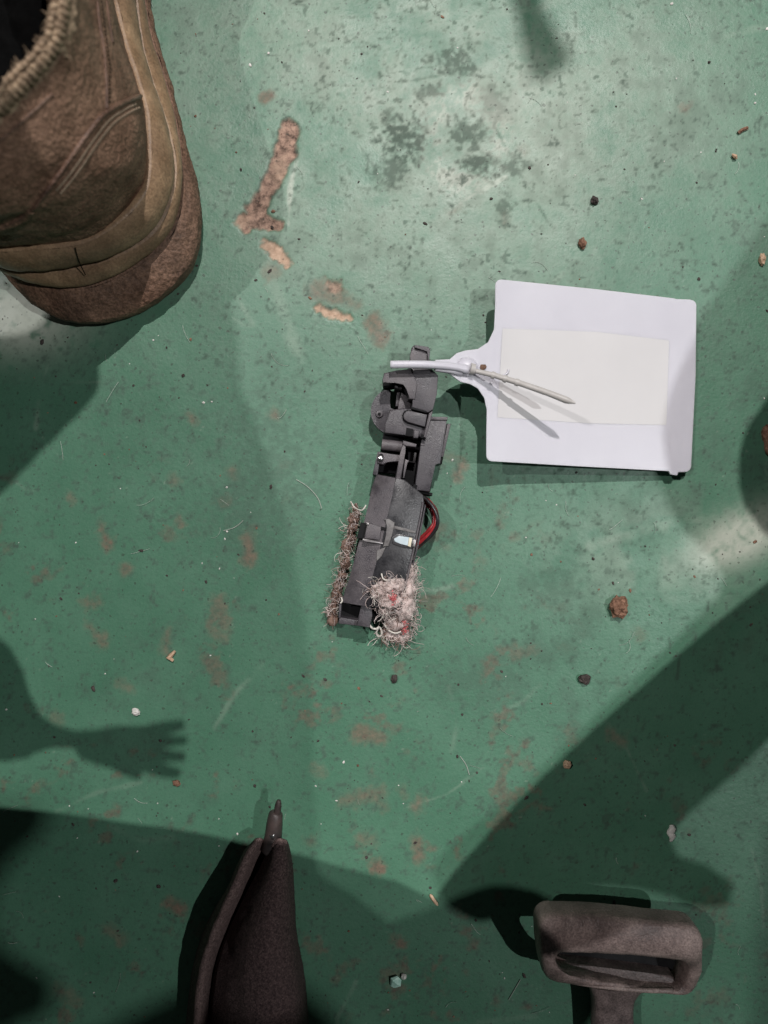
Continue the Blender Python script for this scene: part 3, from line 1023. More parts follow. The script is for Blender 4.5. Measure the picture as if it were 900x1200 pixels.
tuft_core = [(446, 690, 22, 11, 9), (461, 686, 22.5, 12, 9), (476, 690, 19, 9, 13), (457, 703, 22, 12, 9), (474, 710, 19, 11, 14), (466, 727, 14, 13, 12),
             (457, 742, 9, 10, 8), (470, 745, 10, 10, 9), (481, 672, 13, 5, 12), (440, 695, 21, 6, 6), (452, 714, 18, 8, 7)]
fr = random.Random(12)
core = bmesh.new()
for i, (x, y, h, rx, ry) in enumerate(tuft_core):
    c = UM(x, y, h * 0.62)
    b2 = lump((0, 0, 0), rx * S, ry * S, 0.0045, i + 2, 0.35, 3, 2.2)
    tmp = bpy.data.meshes.new('t')
    b2.to_mesh(tmp)
    b2.free()
    zmax = max(v.co.z for v in tmp.vertices)
    tmp.transform(__import__('mathutils').Matrix.Translation((c.x, c.y, h * 0.001 - zmax)))
    core.from_mesh(tmp)
    bpy.data.meshes.remove(tmp)
obj('tuft_core', core, M_f1, mech, smooth=True)
groups = {'beige_fibre': (M_f1, bmesh.new()), 'grey_fibre': (M_f2, bmesh.new()), 'brown_fibre': (M_f3, bmesh.new()), 'white_fibre': (M_f4, bmesh.new())}
names = list(groups)
for i in range(1050):
    x, y, h, rx, ry = tuft_core[fr.randrange(len(tuft_core))]
    a = fr.uniform(0, 6.283)
    q = math.sqrt(fr.random())
    nm = fr.choices(names, (0.60, 0.20, 0.06, 0.14))[0]
    if y > 722 and fr.random() < 0.35:
        nm = 'brown_fibre' if fr.random() < 0.6 else 'grey_fibre'
    zz = h * (1 - 0.35 * q * q) + fr.uniform(-1.2, 0.8)
    curly(groups[nm][1], UM(x + rx * q * math.cos(a), y + ry * q * math.sin(a), max(zz, 0.8)), fr.uniform(0.002, 0.0085), fr.uniform(0.00004, 0.00012), fr,
          zlim=(0.0006, (h + 0.5) * 0.001), curl=fr.uniform(0.15, 0.7), n=10)
# left fringe
fringe = [(417, 598, 8), (413, 612, 9), (410, 630, 9), (406, 650, 9), (401, 668, 8), (398, 688, 8), (394, 704, 7), (391, 716, 6), (390, 724, 5)]
fp = smooth_path([Vector(q) for q in fringe], 10)
fcore = bmesh.new()
for i in range(26):
    q = fp[int(i * (len(fp) - 1) / 25)]
    b2 = lump((0, 0, 0), fr.uniform(2.2, 6.5) * S, fr.uniform(4, 9) * S, fr.uniform(0.0010, 0.0026), i + 31, 0.45, 2, 2.4)
    tmp = bpy.data.meshes.new('t')
    b2.to_mesh(tmp)
    b2.free()
    c = UM(q.x + fr.uniform(-3.5, 2.5), q.y + fr.uniform(-4, 4), max(0.4, q.z * fr.uniform(0.2, 0.6)))
    tmp.transform(__import__('mathutils').Matrix.Translation(c))
    fcore.from_mesh(tmp)
    bpy.data.meshes.remove(tmp)
obj('fringe_core', fcore, M_f3, mech, smooth=True)
for i in range(520):
    q = fr.choice(fp)
    nm = fr.choices(names, (0.34, 0.12, 0.48, 0.06))[0]
    curly(groups[nm][1], UM(q.x + fr.gauss(0, 3.0), q.y + fr.uniform(-5, 5), max(0.8, q.z + fr.uniform(-6, 2))), fr.uniform(0.002, 0.006), fr.uniform(0.00005, 0.00011), fr,
          zlim=(0.0006, 0.012), curl=fr.uniform(0.1, 0.7))
# right fringe
for i in range(200):
    t = fr.random()
    x, y = 483 + 4 * math.sin(t * 3) + fr.gauss(0, 2.2), 650 + 95 * t
    nm = fr.choices(names, (0.5, 0.25, 0.15, 0.1))[0]
    curly(groups[nm][1], UM(x, y, fr.uniform(1, 10)), fr.uniform(0.002, 0.0055), fr.uniform(0.00006, 0.00014), fr, zlim=(0.0006, 0.013), curl=fr.uniform(0.2, 0.9))
for nm, (mt, bmx) in groups.items():
    obj(nm, bmx, mt, mech, kind='stuff')
rb = bmesh.new()
for cx, cy, h, n in ((461, 701, 22.6, 34), (474, 738, 12.5, 26), (475, 728, 15, 8)):
    for i in range(n):
        curly(rb, UM(cx + fr.gauss(0, 1.7), cy + fr.gauss(0, 2.6), h + fr.uniform(-1, 0.3)), fr.uniform(0.0012, 0.003), 0.00013, fr, zlim=(0.0006, (h + 1.2) * 0.001), curl=0.9)
obj('red_fluff', rb, M_f5, mech, kind='stuff')
for pts, r in (([(433, 732, 10), (436, 736, 11), (441, 737, 11), (444, 735, 10), (447, 739, 9), (447, 744, 8), (444, 746, 8), (441, 742, 9), (443, 736, 11)], 0.00042),
               ([(448, 724, 13), (458, 718, 15), (470, 716, 16), (478, 712, 15), (483, 718, 13), (482, 726, 12)], 0.00036),
               ([(447, 672, 19.5), (449, 678, 19.6), (454, 680, 19.4), (463, 679, 19.3)], 0.0003),
               ([(450, 730, 9), (455, 738, 10), (463, 742, 11), (470, 740, 12)], 0.00034),
               ([(450, 751, 2), (453, 754, 2), (456, 755, 2)], 0.00045),
               ([(411, 588, 6), (416, 595, 8), (424, 598, 12), (429, 592, 13)], 0.0003),
               ([(399, 707, 14), (401, 704, 14), (400, 700, 14)], 0.0003)):
    bm = bmesh.new()
    tube(bm, smooth_path([UM(*q) for q in pts], 6), r, 6)
    obj('loose_thread', bm, M_f4, mech, smooth=True)

# ------------------------------------------------------------------ white plastic tag
M_tag = material('white_tag_plastic', (0.552, 0.538, 0.590), (0.582, 0.568, 0.618), rough=0.32, scale=25, spec=0.45, rough2=0.42, sss=0.7)
M_lab = material('cream_label', (0.562, 0.546, 0.548), (0.590, 0.573, 0.574), rough=0.5, scale=30)
M_spike = material('grey_white_plastic', (0.40, 0.375, 0.355), (0.52, 0.49, 0.47), rough=0.42, scale=200)
tag = thing('plastic_tag', 'white square plastic tag with cream label, its tail lying on the dark mechanism', 'tag', U(690, 440))


def th(x):      # height of the tag's top face in mm along the photograph's x
    pts = [(440, 23.5), (515, 22.0), (560, 17.5), (600, 14.0), (820, 4.5)]
    for (x0, h0), (x1, h1) in zip(pts[:-1], pts[1:]):
        if x <= x1:
            return h0 + (h1 - h0) * (x - x0) / (x1 - x0)
    return pts[-1][1]


def slab(outline, thick, lift=0.0, cols=(470, 515, 530, 545, 560, 570, 580, 590, 600, 620, 640, 660, 680, 700, 720, 740, 760, 780, 800)):
    """a sheet that follows the tag's slope: outline clipped into strips along x"""
    bm = bmesh.new()
    vs = [bm.verts.new((x, y, 0)) for x, y in outline]
    bm.faces.new(vs)
    for cx in cols:
        bmesh.ops.bisect_plane(bm, geom=list(bm.verts) + list(bm.edges) + list(bm.faces), plane_co=(cx, 0, 0), plane_no=(1, 0, 0))
    ret = bmesh.ops.extrude_face_region(bm, geom=list(bm.faces))
    low = {v for v in ret['geom'] if isinstance(v, bmesh.types.BMVert)}
    for v in bm.verts:
        h = th(v.co.x) + lift
        p = UM(v.co.x, v.co.y, h)
        if v in low:
            p.z -= thick * 0.001
        v.co = p
    return bm


def arc(cx, cy, r, a0, a1, n=5):
    return [(cx + r * math.cos(math.radians(a0 + (a1 - a0) * i / (n - 1))), cy + r * math.sin(math.radians(a0 + (a1 - a0) * i / (n - 1)))) for i in range(n)]


plate = arc(587, 334, 6.5, 180, 275) + [(700, 339), (789, 349.5), (793, 350.5), (808, 351)] + arc(809.5, 358, 6.5, -85, 0) + [(815.2, 440)] + arc(803, 546, 7, 0, 90)
plate += [(795, 553.2), (793.5, 557), (786, 556), (784, 552), (680, 546.5)] + arc(576.5, 534, 6.5, 90, 180) + [(570, 510), (570.5, 480), (567.5, 466), (560, 455), (551, 450), (540, 447.5), (531, 441),
          (524, 436), (510, 434.2), (510, 421.8), (527, 421), (535, 414), (545, 410.8), (560, 409), (572, 401), (579, 386), (580.3, 360)]
bmp = slab(plate, 1.0)
bmesh.ops.bevel(bmp, geom=[e for e in bmp.edges if e.calc_face_angle(0) > 0.9], offset=0.0003, segments=2, affect='EDGES', clamp_overlap=True)
obj('plate', bmp, M_tag, tag, autosmooth=35)
obj('label_panel', slab([(589, 385), (700, 389), (784, 399), (781, 498), (690, 496), (583, 489)], 0.3, 0.08), M_lab, tag, autosmooth=35)
bm = bmesh.new()
tube(bm, smooth_path([UM(457.5, 427.2, 25.0), UM(480, 427.0, 25.0), UM(505, 427.4, 24.3), UM(530, 429.5, 22.4), UM(548, 433, 20.6)], 6), [0.00145] * 22 + [0.0017] * 3, 10, flatten=0.8)
obj('tail', bm, M_tag, tag, smooth=True)
bm = bmesh.new()
tube(bm, [UM(510, 431.5, 22.8), UM(528, 434, 21.2), UM(541, 437.5, 19.8)], [0.0012, 0.0013, 0.0012], 8)
obj('tail_rib', bm, M_tag, tag, smooth=True)
bm = lump((0, 0, 0), 12.5 * S, 11 * S, 0.0022, 4, 0.03, 3)
q = UM(546, 431, 17.6)
for v in bm.verts:
    v.co += q
obj('lock_head', bm, M_tag, tag, smooth=True)
bm = bmesh.new()
tube(bm, [UM(551, 432, 20.8), UM(556, 433, 20.6)], 0.0021, 12)
obj('lock_collar', bm, M_spike, tag, autosmooth=40)
sp = [(552, 433.5, 20.5), (580, 440, 22.5), (612, 450, 25.5), (645, 461.5, 28.5), (664, 469, 30.0), (668, 470.3, 30.2), (674.5, 472.6, 30.6)]
bm = bmesh.new()
tube(bm, [UM(*q) for q in sp], [0.0009, 0.00105, 0.00112, 0.00118, 0.00128, 0.0010, 0.00025], 12)
obj('spike', bm, M_spike, tag, autosmooth=40)
bm = bmesh.new()
for i in range(3):
    t = UM(576 + i * 14, 439.2 + i * 4.2, 22.2 + 1.25 * i)
    tube(bm, [t, t + Vector((0.0012, -0.0004, 0.0002))], 0.0014, 10)
obj('spike_barb', bm, M_spike, tag, autosmooth=40)
bm = lump((0, 0, 0), 4 * S, 3.2 * S, 0.0006, 9, 0.2, 2)
for v in bm.verts:
    v.co += UM(566, 430.5, th(566) - 0.1)
obj('dirt_spot', bm, M_sole, tag)
bm = bmesh.new()
tube(bm, smooth_path([UM(588 + 8 * math.cos(a), 433 + 7 * math.sin(a), th(590) + 0.15) for a in [k * 0.5 for k in range(9)]], 3), 0.0004, 6)
obj('moulded_ring', bm, M_tag, tag, smooth=True)

# ------------------------------------------------------------------ folded umbrella (dark cloth, narrow tip)
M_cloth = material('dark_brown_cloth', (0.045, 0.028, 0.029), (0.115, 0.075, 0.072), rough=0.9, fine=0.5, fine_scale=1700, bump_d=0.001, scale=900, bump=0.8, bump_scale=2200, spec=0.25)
M_cloth_lit = material('lit_cloth_edge', (0.080, 0.052, 0.050), (0.17, 0.118, 0.108), rough=0.9, fine=0.5, fine_scale=1700, bump_d=0.001, scale=900, bump=0.6, bump_scale=2200, spec=0.25)  # paler copy of the cloth, light on the edges painted in
M_tip = material('dark_tip', (0.022, 0.018, 0.018), (0.05, 0.04, 0.038), rough=0.5, scale=400, dust=(0.12, 0.08, 0.07), dust_amt=0.6)
umb = thing('folded_umbrella', 'folded dark brown cloth umbrella with a narrow tip, at the lower edge', 'umbrella', U(300, 1100))


def cloth_loft(stations, name, mat, thick=0.0008):
    """stations: list of lists of (px, py, h) across the cloth"""
    rows = []
    k = len(stations[0])
    cols = [smooth_path([UM(*s[i]) for s in stations], 8) for i in range(k)]
    m = len(cols[0])
    for j in range(m):
        row = resample(smooth_path([cols[i][j] for i in range(k)], 6), 26)
        row = [p + Vector((0, 0, 0.0009 * mnoise.noise(Vector((p.x * 210, p.y * 70, p.z * 60))) + 0.0006 * mnoise.noise(p * 260))) + Vector((mnoise.noise(p * 210 + Vector((3, 1, 0))), 0, 0)) * 0.0003 for p in row]
        rows.append(row)
    bm = bmesh.new()
    loft(bm, rows, close=False)
    o = obj(name, bm, mat, umb, smooth=True)
    md = o.modifiers.new('thickness', 'SOLIDIFY')
    md.thickness = thick
    md.offset = -1
    return o


# right panel (the broad lit face), from the ferrule down and out of the frame
cloth_loft([
    [(318, 990, 9), (326, 984, 13), (333, 985, 12), (336, 990, 6)],
    [(306, 1018, 10), (322, 1010, 17), (336, 1012, 15), (341, 1018, 6)],
    [(288, 1052, 12), (314, 1044, 22), (336, 1046, 19), (343, 1054, 5)],
    [(270, 1090, 12), (305, 1082, 27), (336, 1086, 23), (346, 1096, 5)],
    [(256, 1128, 12), (298, 1124, 30), (340, 1128, 26), (354, 1138, 4)],
    [(248, 1175, 12), (296, 1176, 31), (346, 1180, 27), (359, 1190, 3)],
    [(236, 1280, 12), (294, 1280, 30), (350, 1280, 26), (366, 1290, 3)]], 'right_panel', M_cloth)
# left flap, light on its turned edge put into a paler cloth
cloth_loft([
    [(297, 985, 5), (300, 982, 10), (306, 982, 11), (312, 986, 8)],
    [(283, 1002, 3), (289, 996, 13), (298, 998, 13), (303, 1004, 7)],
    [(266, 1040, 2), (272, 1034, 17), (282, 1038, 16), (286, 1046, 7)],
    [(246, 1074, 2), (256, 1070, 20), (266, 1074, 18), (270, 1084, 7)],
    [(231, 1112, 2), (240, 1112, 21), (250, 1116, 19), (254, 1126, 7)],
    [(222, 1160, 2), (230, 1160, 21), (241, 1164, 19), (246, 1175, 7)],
    [(210, 1280, 2), (220, 1280, 20), (233, 1280, 18), (240, 1290, 7)]], 'left_flap', M_cloth_lit)
# inner cloth between them, shade of the fold painted in as black
cloth_loft([
    [(300, 988, 6), (308, 988, 5), (316, 990, 5), (325, 992, 6)],
    [(272, 1046, 6), (284, 1046, 5), (296, 1048, 6), (312, 1050, 8)],
    [(240, 1112, 7), (252, 1112, 6), (266, 1114, 8), (286, 1116, 10)],
    [(225, 1280, 7), (238, 1280, 6), (252, 1280, 8), (280, 1280, 10)]], 'inner_fold', M_black_cloth)
bm = bmesh.new()
tube(bm, smooth_path([UM(317, 996, 9), UM(320, 980, 11), UM(322, 962, 12), UM(323.5, 953, 12), UM(324, 951, 12)], 5), smooth_vals([0.0036, 0.0033, 0.0030, 0.0026, 0.0016], 5), 16)
fer = obj('ferrule', bm, M_tip, umb, smooth=True)
bm = bmesh.new()
tube(bm, smooth_path([UM(324.5, 954, 12.5), UM(326, 944, 13.5), UM(327, 938, 14)], 4), smooth_vals([0.0013, 0.0013, 0.0008], 4), 10)
obj('tip', bm, M_tip, umb, smooth=True)
bm = lump((0, 0, 0), 3.6 * S, 4.6 * S, 0.0008, 3, 0.2, 2)
for v in bm.verts:
    v.co += UM(319.5, 978.5, 13.4)
obj('ferrule_glint', bm, M_steel, umb, smooth=True)  # highlight on the ferrule, put in as a bright steel bead
bm = bmesh.new()
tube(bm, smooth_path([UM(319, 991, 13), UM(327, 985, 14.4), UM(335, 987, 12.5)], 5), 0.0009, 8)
obj('hem', bm, M_cloth_lit, umb, smooth=True)

# ------------------------------------------------------------------ loop handle at the lower right
M_hnd = material('worn_brown_black_plastic', (0.10, 0.068, 0.064), (0.31, 0.225, 0.205), rough=0.42, scale=90, rough2=0.62, bump=0.7, fine=0.35, fine_scale=1500, edge=(0.5, 0.42, 0.38), bump_scale=1100,
                 dust=(0.33, 0.26, 0.235), dust_amt=0.5)
M_hnd2 = material('dark_plastic', (0.06, 0.044, 0.042), (0.14, 0.105, 0.10), fine=0.35, rough=0.5, scale=140, bump=0.4, bump_scale=1100, dust=(0.10, 0.08, 0.07), dust_amt=0.4)
hnd = thing('loop_handle', 'worn brownish black loop handle with a slot and a stem running out of the picture', 'handle', U(728, 1130))


def section_ring(p, t, w, hgt, n=20, pw=3.0):
    """rounded-rectangle section of width w (across, in the plane of the floor) and height hgt"""
    side = Vector((t.y, -t.x, 0)).normalized()
    out = []
    for i in range(n):
        a = 2 * math.pi * i / n
        ca, sa = math.cos(a), math.sin(a)
        x = math.copysign(abs(ca) ** (2 / pw), ca)
        y = math.copysign(abs(sa) ** (2 / pw), sa)
        out.append(p + side * x * w / 2 + Vector((0, 0, y * hgt / 2)))
    return out


# centre line of the loop with band width (px) and height range
top_bar = [(646, 1125, 21, 22), (645, 1108, 40, 23), (662, 1104, 60, 24), (700, 1103, 64, 25), (745, 1108, 64, 25), (785, 1114, 60, 24), (806, 1124, 42, 23), (812, 1140, 24, 22)]
bm = bmesh.new()
# build as outer / inner outlines so the corners stay full
outer = arc(648, 1090, 17, 170, 275, 7) + [(700, 1074.5), (760, 1081)] + arc(806, 1105, 20, -75, 20, 7) + [(824, 1140)] + arc(800, 1148, 19, 20, 88, 6) + [(760, 1163), (700, 1158)] + arc(652, 1136, 16, 98, 165, 5) + [(634, 1126)]
inner = arc(660, 1127, 8, 175, 275, 6) + [(700, 1119.5), (750, 1123)] + arc(797, 1137, 10, -70, 15, 6) + [(806, 1144)] + arc(792, 1149, 11, 25, 92, 5) + [(750, 1157), (700, 1150)] + arc(664, 1135, 9, 98, 170, 4)
NR = 96


def closed_resample(pts, n, start):
    p = [Vector((x, y, 0)) for x, y in pts]
    k = min(range(len(p)), key=lambda i: (p[i] - start).length)
    p = p[k:] + p[:k]
    return resample(p + [p[0]], n + 1)[:-1]


oc = closed_resample(outer, NR, Vector((648, 1073, 0)))
ic = closed_resample(inner, NR, Vector((660, 1119, 0)))


def hz(y):      # the top bar stands higher than the lower bar
    return 30.0 - 13.0 * max(0.0, min(1.0, (y - 1118) / 40.0))


rings = []
prof = [(0.0, -11), (0.0, -3.0), (0.03, -0.9), (0.12, 0.0), (0.5, 0.6), (0.86, 0.0), (0.97, -1.0), (1.0, -3.5), (1.0, -11)]
for t, dz in prof:
    r = []
    for a, b in zip(oc, ic):
        q = a.lerp(b, t)
        h = hz(q.y) + dz
        # sides of the band are upright in the place: keep the floor position of the upper edge
        e = a.lerp(b, min(max(t, 0.02), 0.98))
        top_h = hz(e.y)
        p3 = UM(q.x, q.y, top_h)
        p3.z = max(h, 1.0) * 0.001
        p3 += Vector((mnoise.noise(p3 * 220), mnoise.noise(p3 * 220 + Vector((4, 4, 4))), 0)) * 0.00025
        r.append(p3)
    rings.append(r)
rings.append(rings[0])
loft(bm, rings)
obj('grip_loop', bm, M_hnd, hnd, smooth=True)
# lower bar's inner ledge and the rib along it
bm = bmesh.new()
prism(bm, [(655, 1128, 12.5), (700, 1133, 12.5), (750, 1139, 12.5), (790, 1145, 12.5), (793, 1152, 13), (789, 1160, 13), (700, 1153, 13), (657, 1147, 13), (653, 1138, 13)], 4, bevel=1.2, seg=3)
obj('inner_ledge', bm, M_hnd2, hnd, autosmooth=50)
bm = bmesh.new()
prism(bm, [(650, 1112, 6), (700, 1110, 6), (760, 1114, 6), (806, 1122, 6), (812, 1140, 6), (800, 1156, 6), (700, 1150, 6), (652, 1138, 6)], 1, bevel=0.8)
obj('slot_shade', bm, M_pit, hnd, autosmooth=50)  # black plate standing in for the shaded floor inside the slot
bm = bmesh.new()
tube(bm, smooth_path([UM(658, 1148, 17.2), UM(700, 1155, 17.4), UM(750, 1160, 17.4), UM(788, 1161, 17.2)], 6), 0.00095, 8)
obj('ledge_rib', bm, M_hnd, hnd, smooth=True)
bm = bmesh.new()
stem = [[(690, 1160, 17), (764, 1163, 17)], [(696, 1172, 16), (752, 1172, 16)], [(698, 1190, 15), (746, 1190, 15)], [(698, 1240, 14), (748, 1240, 14)], [(698, 1330, 13), (748, 1330, 13)]]
l = smooth_path([UM(*s[0]) for s in stem], 5)
r_ = smooth_path([UM(*s[1]) for s in stem], 5)
rings = []
for a, b in zip(l, r_):
    ring = []
    for i in range(20):
        an = 2 * math.pi * i / 20
        ca, sa = math.cos(an), math.sin(an)
        x = math.copysign(abs(ca) ** 0.55, ca) * 0.5 + 0.5
        z = math.copysign(abs(sa) ** 0.7, sa) * 0.0055 - 0.0055
        ring.append(a.lerp(b, x) + Vector((0, 0, z)))
    rings.append(ring)
loft(bm, rings, cap_top=True, cap_bottom=True)
obj('stem', bm, M_hnd2, hnd, autosmooth=50)

# ------------------------------------------------------------------ crumbs and scraps on the floor
M_clay = material('brown_clay', (0.10, 0.05, 0.032), (0.30, 0.17, 0.115), rough=0.9, scale=500, bump=1.0, bump_scale=900, spec=0.2)
M_grit = material('dark_grit', (0.035, 0.028, 0.026), (0.085, 0.070, 0.062), rough=0.85, scale=600, bump=0.8, spec=0.25)
M_pale = material('pale_scrap', (0.55, 0.52, 0.48), (0.75, 0.72, 0.68), rough=0.6, scale=500)
M_tan = material('tan_shaving', (0.45, 0.28, 0.18), (0.62, 0.44, 0.30), rough=0.6, scale=500)
M_mint = material('mint_chip', (0.30, 0.55, 0.45), (0.55, 0.78, 0.68), rough=0.5, scale=700)


def clod(name, x, y, rx, ry, hz_, seed, mat, label, cat, group=None, sub=3, rough=0.3):
    single(name, lump(U(x, y), rx * S, ry * S, hz_ * S, seed, rough, sub), mat, label, cat, group, smooth=False)


bm = lump(U(723, 711), 10 * S, 12.5 * S, 9 * S, 3, 0.33, 3, 2.0)
single('clay_lump', bm, M_clay, 'crumbly brown clay lump, the largest bit lying on the floor under the white tag', 'lump of clay')
clod('pebble', 684, 795, 6.5, 6, 5, 12, M_grit, 'small dark grey angular pebble lying below the brown clay lump', 'pebble', 'bits of grit on the floor')
clod('pebble', 682, 286, 4.5, 6.5, 4, 5, M_clay, 'tiny brown oval pebble above the top edge of the white tag', 'pebble', 'bits of grit on the floor')
clod('pebble', 696, 236, 4.5, 4.5, 4, 8, M_grit, 'tiny round dark pebble beside a white fleck, above the white tag', 'pebble', 'bits of grit on the floor')
clod('pebble', 462, 795, 4, 4.5, 3.5, 9, M_grit, 'tiny dark pebble just below the frayed end of the mechanism', 'pebble', 'bits of grit on the floor')
clod('pebble', 892, 304, 3.5, 7, 4, 10, M_tan, 'tiny pinkish crumb near the edge of the picture, right of the white tag', 'pebble', 'bits of grit on the floor')
clod('pebble', 207, 917, 4.5, 3.5, 3, 13, M_clay, 'tiny brown crumb at the finger ends of the hand shadow', 'pebble', 'bits of grit on the floor')
clod('pebble', 160, 834, 5, 4, 3.5, 14, M_pale, 'whitish crumb above the hand shadow', 'crumb', 'pale crumbs on the floor')
clod('pebble', 664, 895, 4.5, 4.5, 4, 15, M_tan, 'pale tan crumb on the edge of the broad diagonal shadow', 'crumb', 'pale crumbs on the floor')
clod('clay_lump', 903, 517, 13, 20, 12, 17, M_clay, 'reddish brown lump cut off by the edge of the picture below the white tag', 'lump of clay')
# curled white scrap
bm = bmesh.new()
tube(bm, smooth_path([UM(787, 967, 1.2), UM(788, 972, 2.4), UM(784.5, 976, 2.0), UM(788, 980, 2.2), UM(786, 986, 1.0)], 5), smooth_vals([.0009, .0014, .0011, .0013, .0006], 5), 8, flatten=0.5)
single('curled_scrap', bm, M_pale, 'curled silvery white scrap on the dark floor above the loop handle', 'scrap', smooth=True)
bm = bmesh.new()
tube(bm, [UM(205, 763, 1.2), UM(200, 768.5, 0.9), UM(197, 770, 1.0), UM(203, 774.5, 0.9)], [0.0005, 0.0009, 0.0010, 0.0006], 6)
single('wood_shaving', bm, M_tan, 'tan V shaped shaving among rust spots, above the hand shadow', 'shaving')
bm = bmesh.new()
tube(bm, [UM(468, 1146, 1.2), UM(464, 1151, 1.8), UM(460, 1156, 1.0)], [0.0012, 0.0026, 0.0010], 7, flatten=0.35)
single('paint_flake', bm, M_mint, 'mint green and white paint flake on the dark floor between umbrella and loop handle', 'paint flake')
bm = lump(UM(473, 1143, 0), 3.2 * S, 3.2 * S, 3.5 * S, 2, 0.3, 2)
single('paint_flake', bm, M_pale, 'small white flake touching the upper end of the mint paint flake', 'paint flake')
bm = bmesh.new()
tube(bm, [UM(858, 181, 0.8), UM(862, 183.5, 1.4), UM(863, 186, 0.8)], [0.0004, 0.0009, 0.0004], 6)
single('wood_shaving', bm, M_tan, 'tiny cream chip near the upper edge of the picture, right above the white tag', 'shaving')
bm = bmesh.new()
tube(bm, smooth_path([UM(865, 156, 0.5), UM(870, 152, 0.8), UM(876, 150, 0.5)], 3), 0.0007, 5)
single('twig', bm, M_clay, 'tiny reddish splinter above the cream chip, near the upper edge of the picture', 'splinter')
bm = bmesh.new()
tube(bm, smooth_path([UM(504, 1048, 0.5), UM(508, 1054, 1), UM(513, 1061, .5)], 3), [0.0003] + [0.0007] * 5 + [0.0003], 5)
single('straw', bm, M_tan, 'short straw at the point where two shadows meet, left above the loop handle', 'straw')
# hairs
M_hair = material('pale_hair', (0.36, 0.42, 0.36), (0.46, 0.50, 0.44), rough=0.6, scale=500)
for pts, lb in (([(347, 562), (360, 570), (372, 583), (377, 596)], 'thin pale curved hair on the floor left of the mechanism'),
                ([(262, 622), (275, 618), (285, 610)], 'thin pale hair among rust spots on the left'),
                ([(596, 1172), (603, 1160), (610, 1148)], 'thin pale hair left of the loop handle'),
                ([(539, 886), (546, 896), (550, 908)], 'thin pale hair on the lit floor below the mechanism')):
    bm = bmesh.new()
    tube(bm, smooth_path([UM(x, y, 0.4) for x, y in pts], 5), 0.00016, 4)
    single('hair', bm, M_hair, lb, 'hair', 'loose hairs on the floor')
# uncountable grit
gr = random.Random(21)


def grit(name, n, mat, rmin, rmax, label, sel=None):
    bm = bmesh.new()
    k = 0
    while k < n:
        x, y = gr.uniform(-15, 915), gr.uniform(-15, 1215)
        if sel and not sel(x, y):
            continue
        r = gr.uniform(rmin, rmax) * (0.6 + gr.random() ** 3)
        c = U(x, y)
        b0 = len(bm.verts)
        g = bmesh.ops.create_icosphere(bm, subdivisions=1, radius=1.0)['verts']
        e = gr.uniform(0.7, 1.8)
        an = gr.uniform(0, 3.14)
        for v in g:
            p = v.co * gr.uniform(0.75, 1.2)
            x2 = p.x * r * S * e
            y2 = p.y * r * S
            v.co = Vector((c.x + x2 * math.cos(an) - y2 * math.sin(an), c.y + x2 * math.sin(an) + y2 * math.cos(an), p.z * r * S * 0.55 + r * S * 0.3))
        k += 1
    o = obj(name, bm, mat)
    o['kind'] = 'stuff'
    o['label'] = label


grit('dark_grit', 330, M_grit, 0.8, 1.7, 'scattered dark grit on the green floor')
grit('pale_specks', 95, M_pale, 0.7, 1.5, 'scattered white specks on the green floor')
grit('brown_crumbs', 110, M_clay, 0.8, 1.7, 'scattered reddish brown crumbs on the green floor')
hb = bmesh.new()
for i in range(70):
    p = UM(gr.uniform(0, 900), gr.uniform(0, 1200), 0.4)
    curly(hb, p, gr.uniform(0.003, 0.010), 0.00007, gr, zlim=(0.0003, 0.0007), curl=gr.uniform(0.05, 0.3), n=8)
o = obj('lint', hb, M_hair)
o['kind'] = 'stuff'
o['label'] = 'short pale lint fibres on the green floor'

# ------------------------------------------------------------------ unseen figures round the picture, limbs shaped to cast the floor's shadows
M_jacket = material('dark_work_clothes', (0.03, 0.035, 0.045), (0.06, 0.065, 0.075), rough=0.9, scale=60)
M_skin = material('skin', (0.34, 0.20, 0.14), (0.42, 0.26, 0.19), rough=0.5, scale=60, sss=0.0)


def cast(L, px, py, h):
    a = U(px, py, 0)
    return a + (L - a) * (h / L.z)


def chain(L, pts, h):
    """(px, py, shadow radius px) -> (point, radius) of a limb at height h whose shadow from L lies there"""
    return [(cast(L, x, y, h), r * S * (1 - h / L.z)) for x, y, r in pts]


def body(name, chains, voxel, mat, parent):
    bm = bmesh.new()
    for ch in chains:
        pts = [Vector(p) for p, r in ch]
        rad = [r for p, r in ch]
        if len(pts) > 2:
            sp_ = smooth_path(pts, 5)
            sr = smooth_vals(rad, 5)
        else:
            sp_ = [pts[0].lerp(pts[1], i / 8) for i in range(9)]
            sr = [rad[0] + (rad[1] - rad[0]) * i / 8 for i in range(9)]
        tube(bm, sp_, sr, 20)
        for p, r in ((sp_[0], sr[0]), (sp_[-1], sr[-1])):
            g = bmesh.ops.create_uvsphere(bm, u_segments=20, v_segments=12, radius=r)['verts']
            for v in g:
                v.co += p
    o = obj(name, bm, mat, parent, smooth=True)
    md = o.modifiers.new('skin', 'REMESH')
    md.mode = 'VOXEL'
    md.voxel_size = voxel
    md.use_smooth_shade = True
    return o


V = Vector
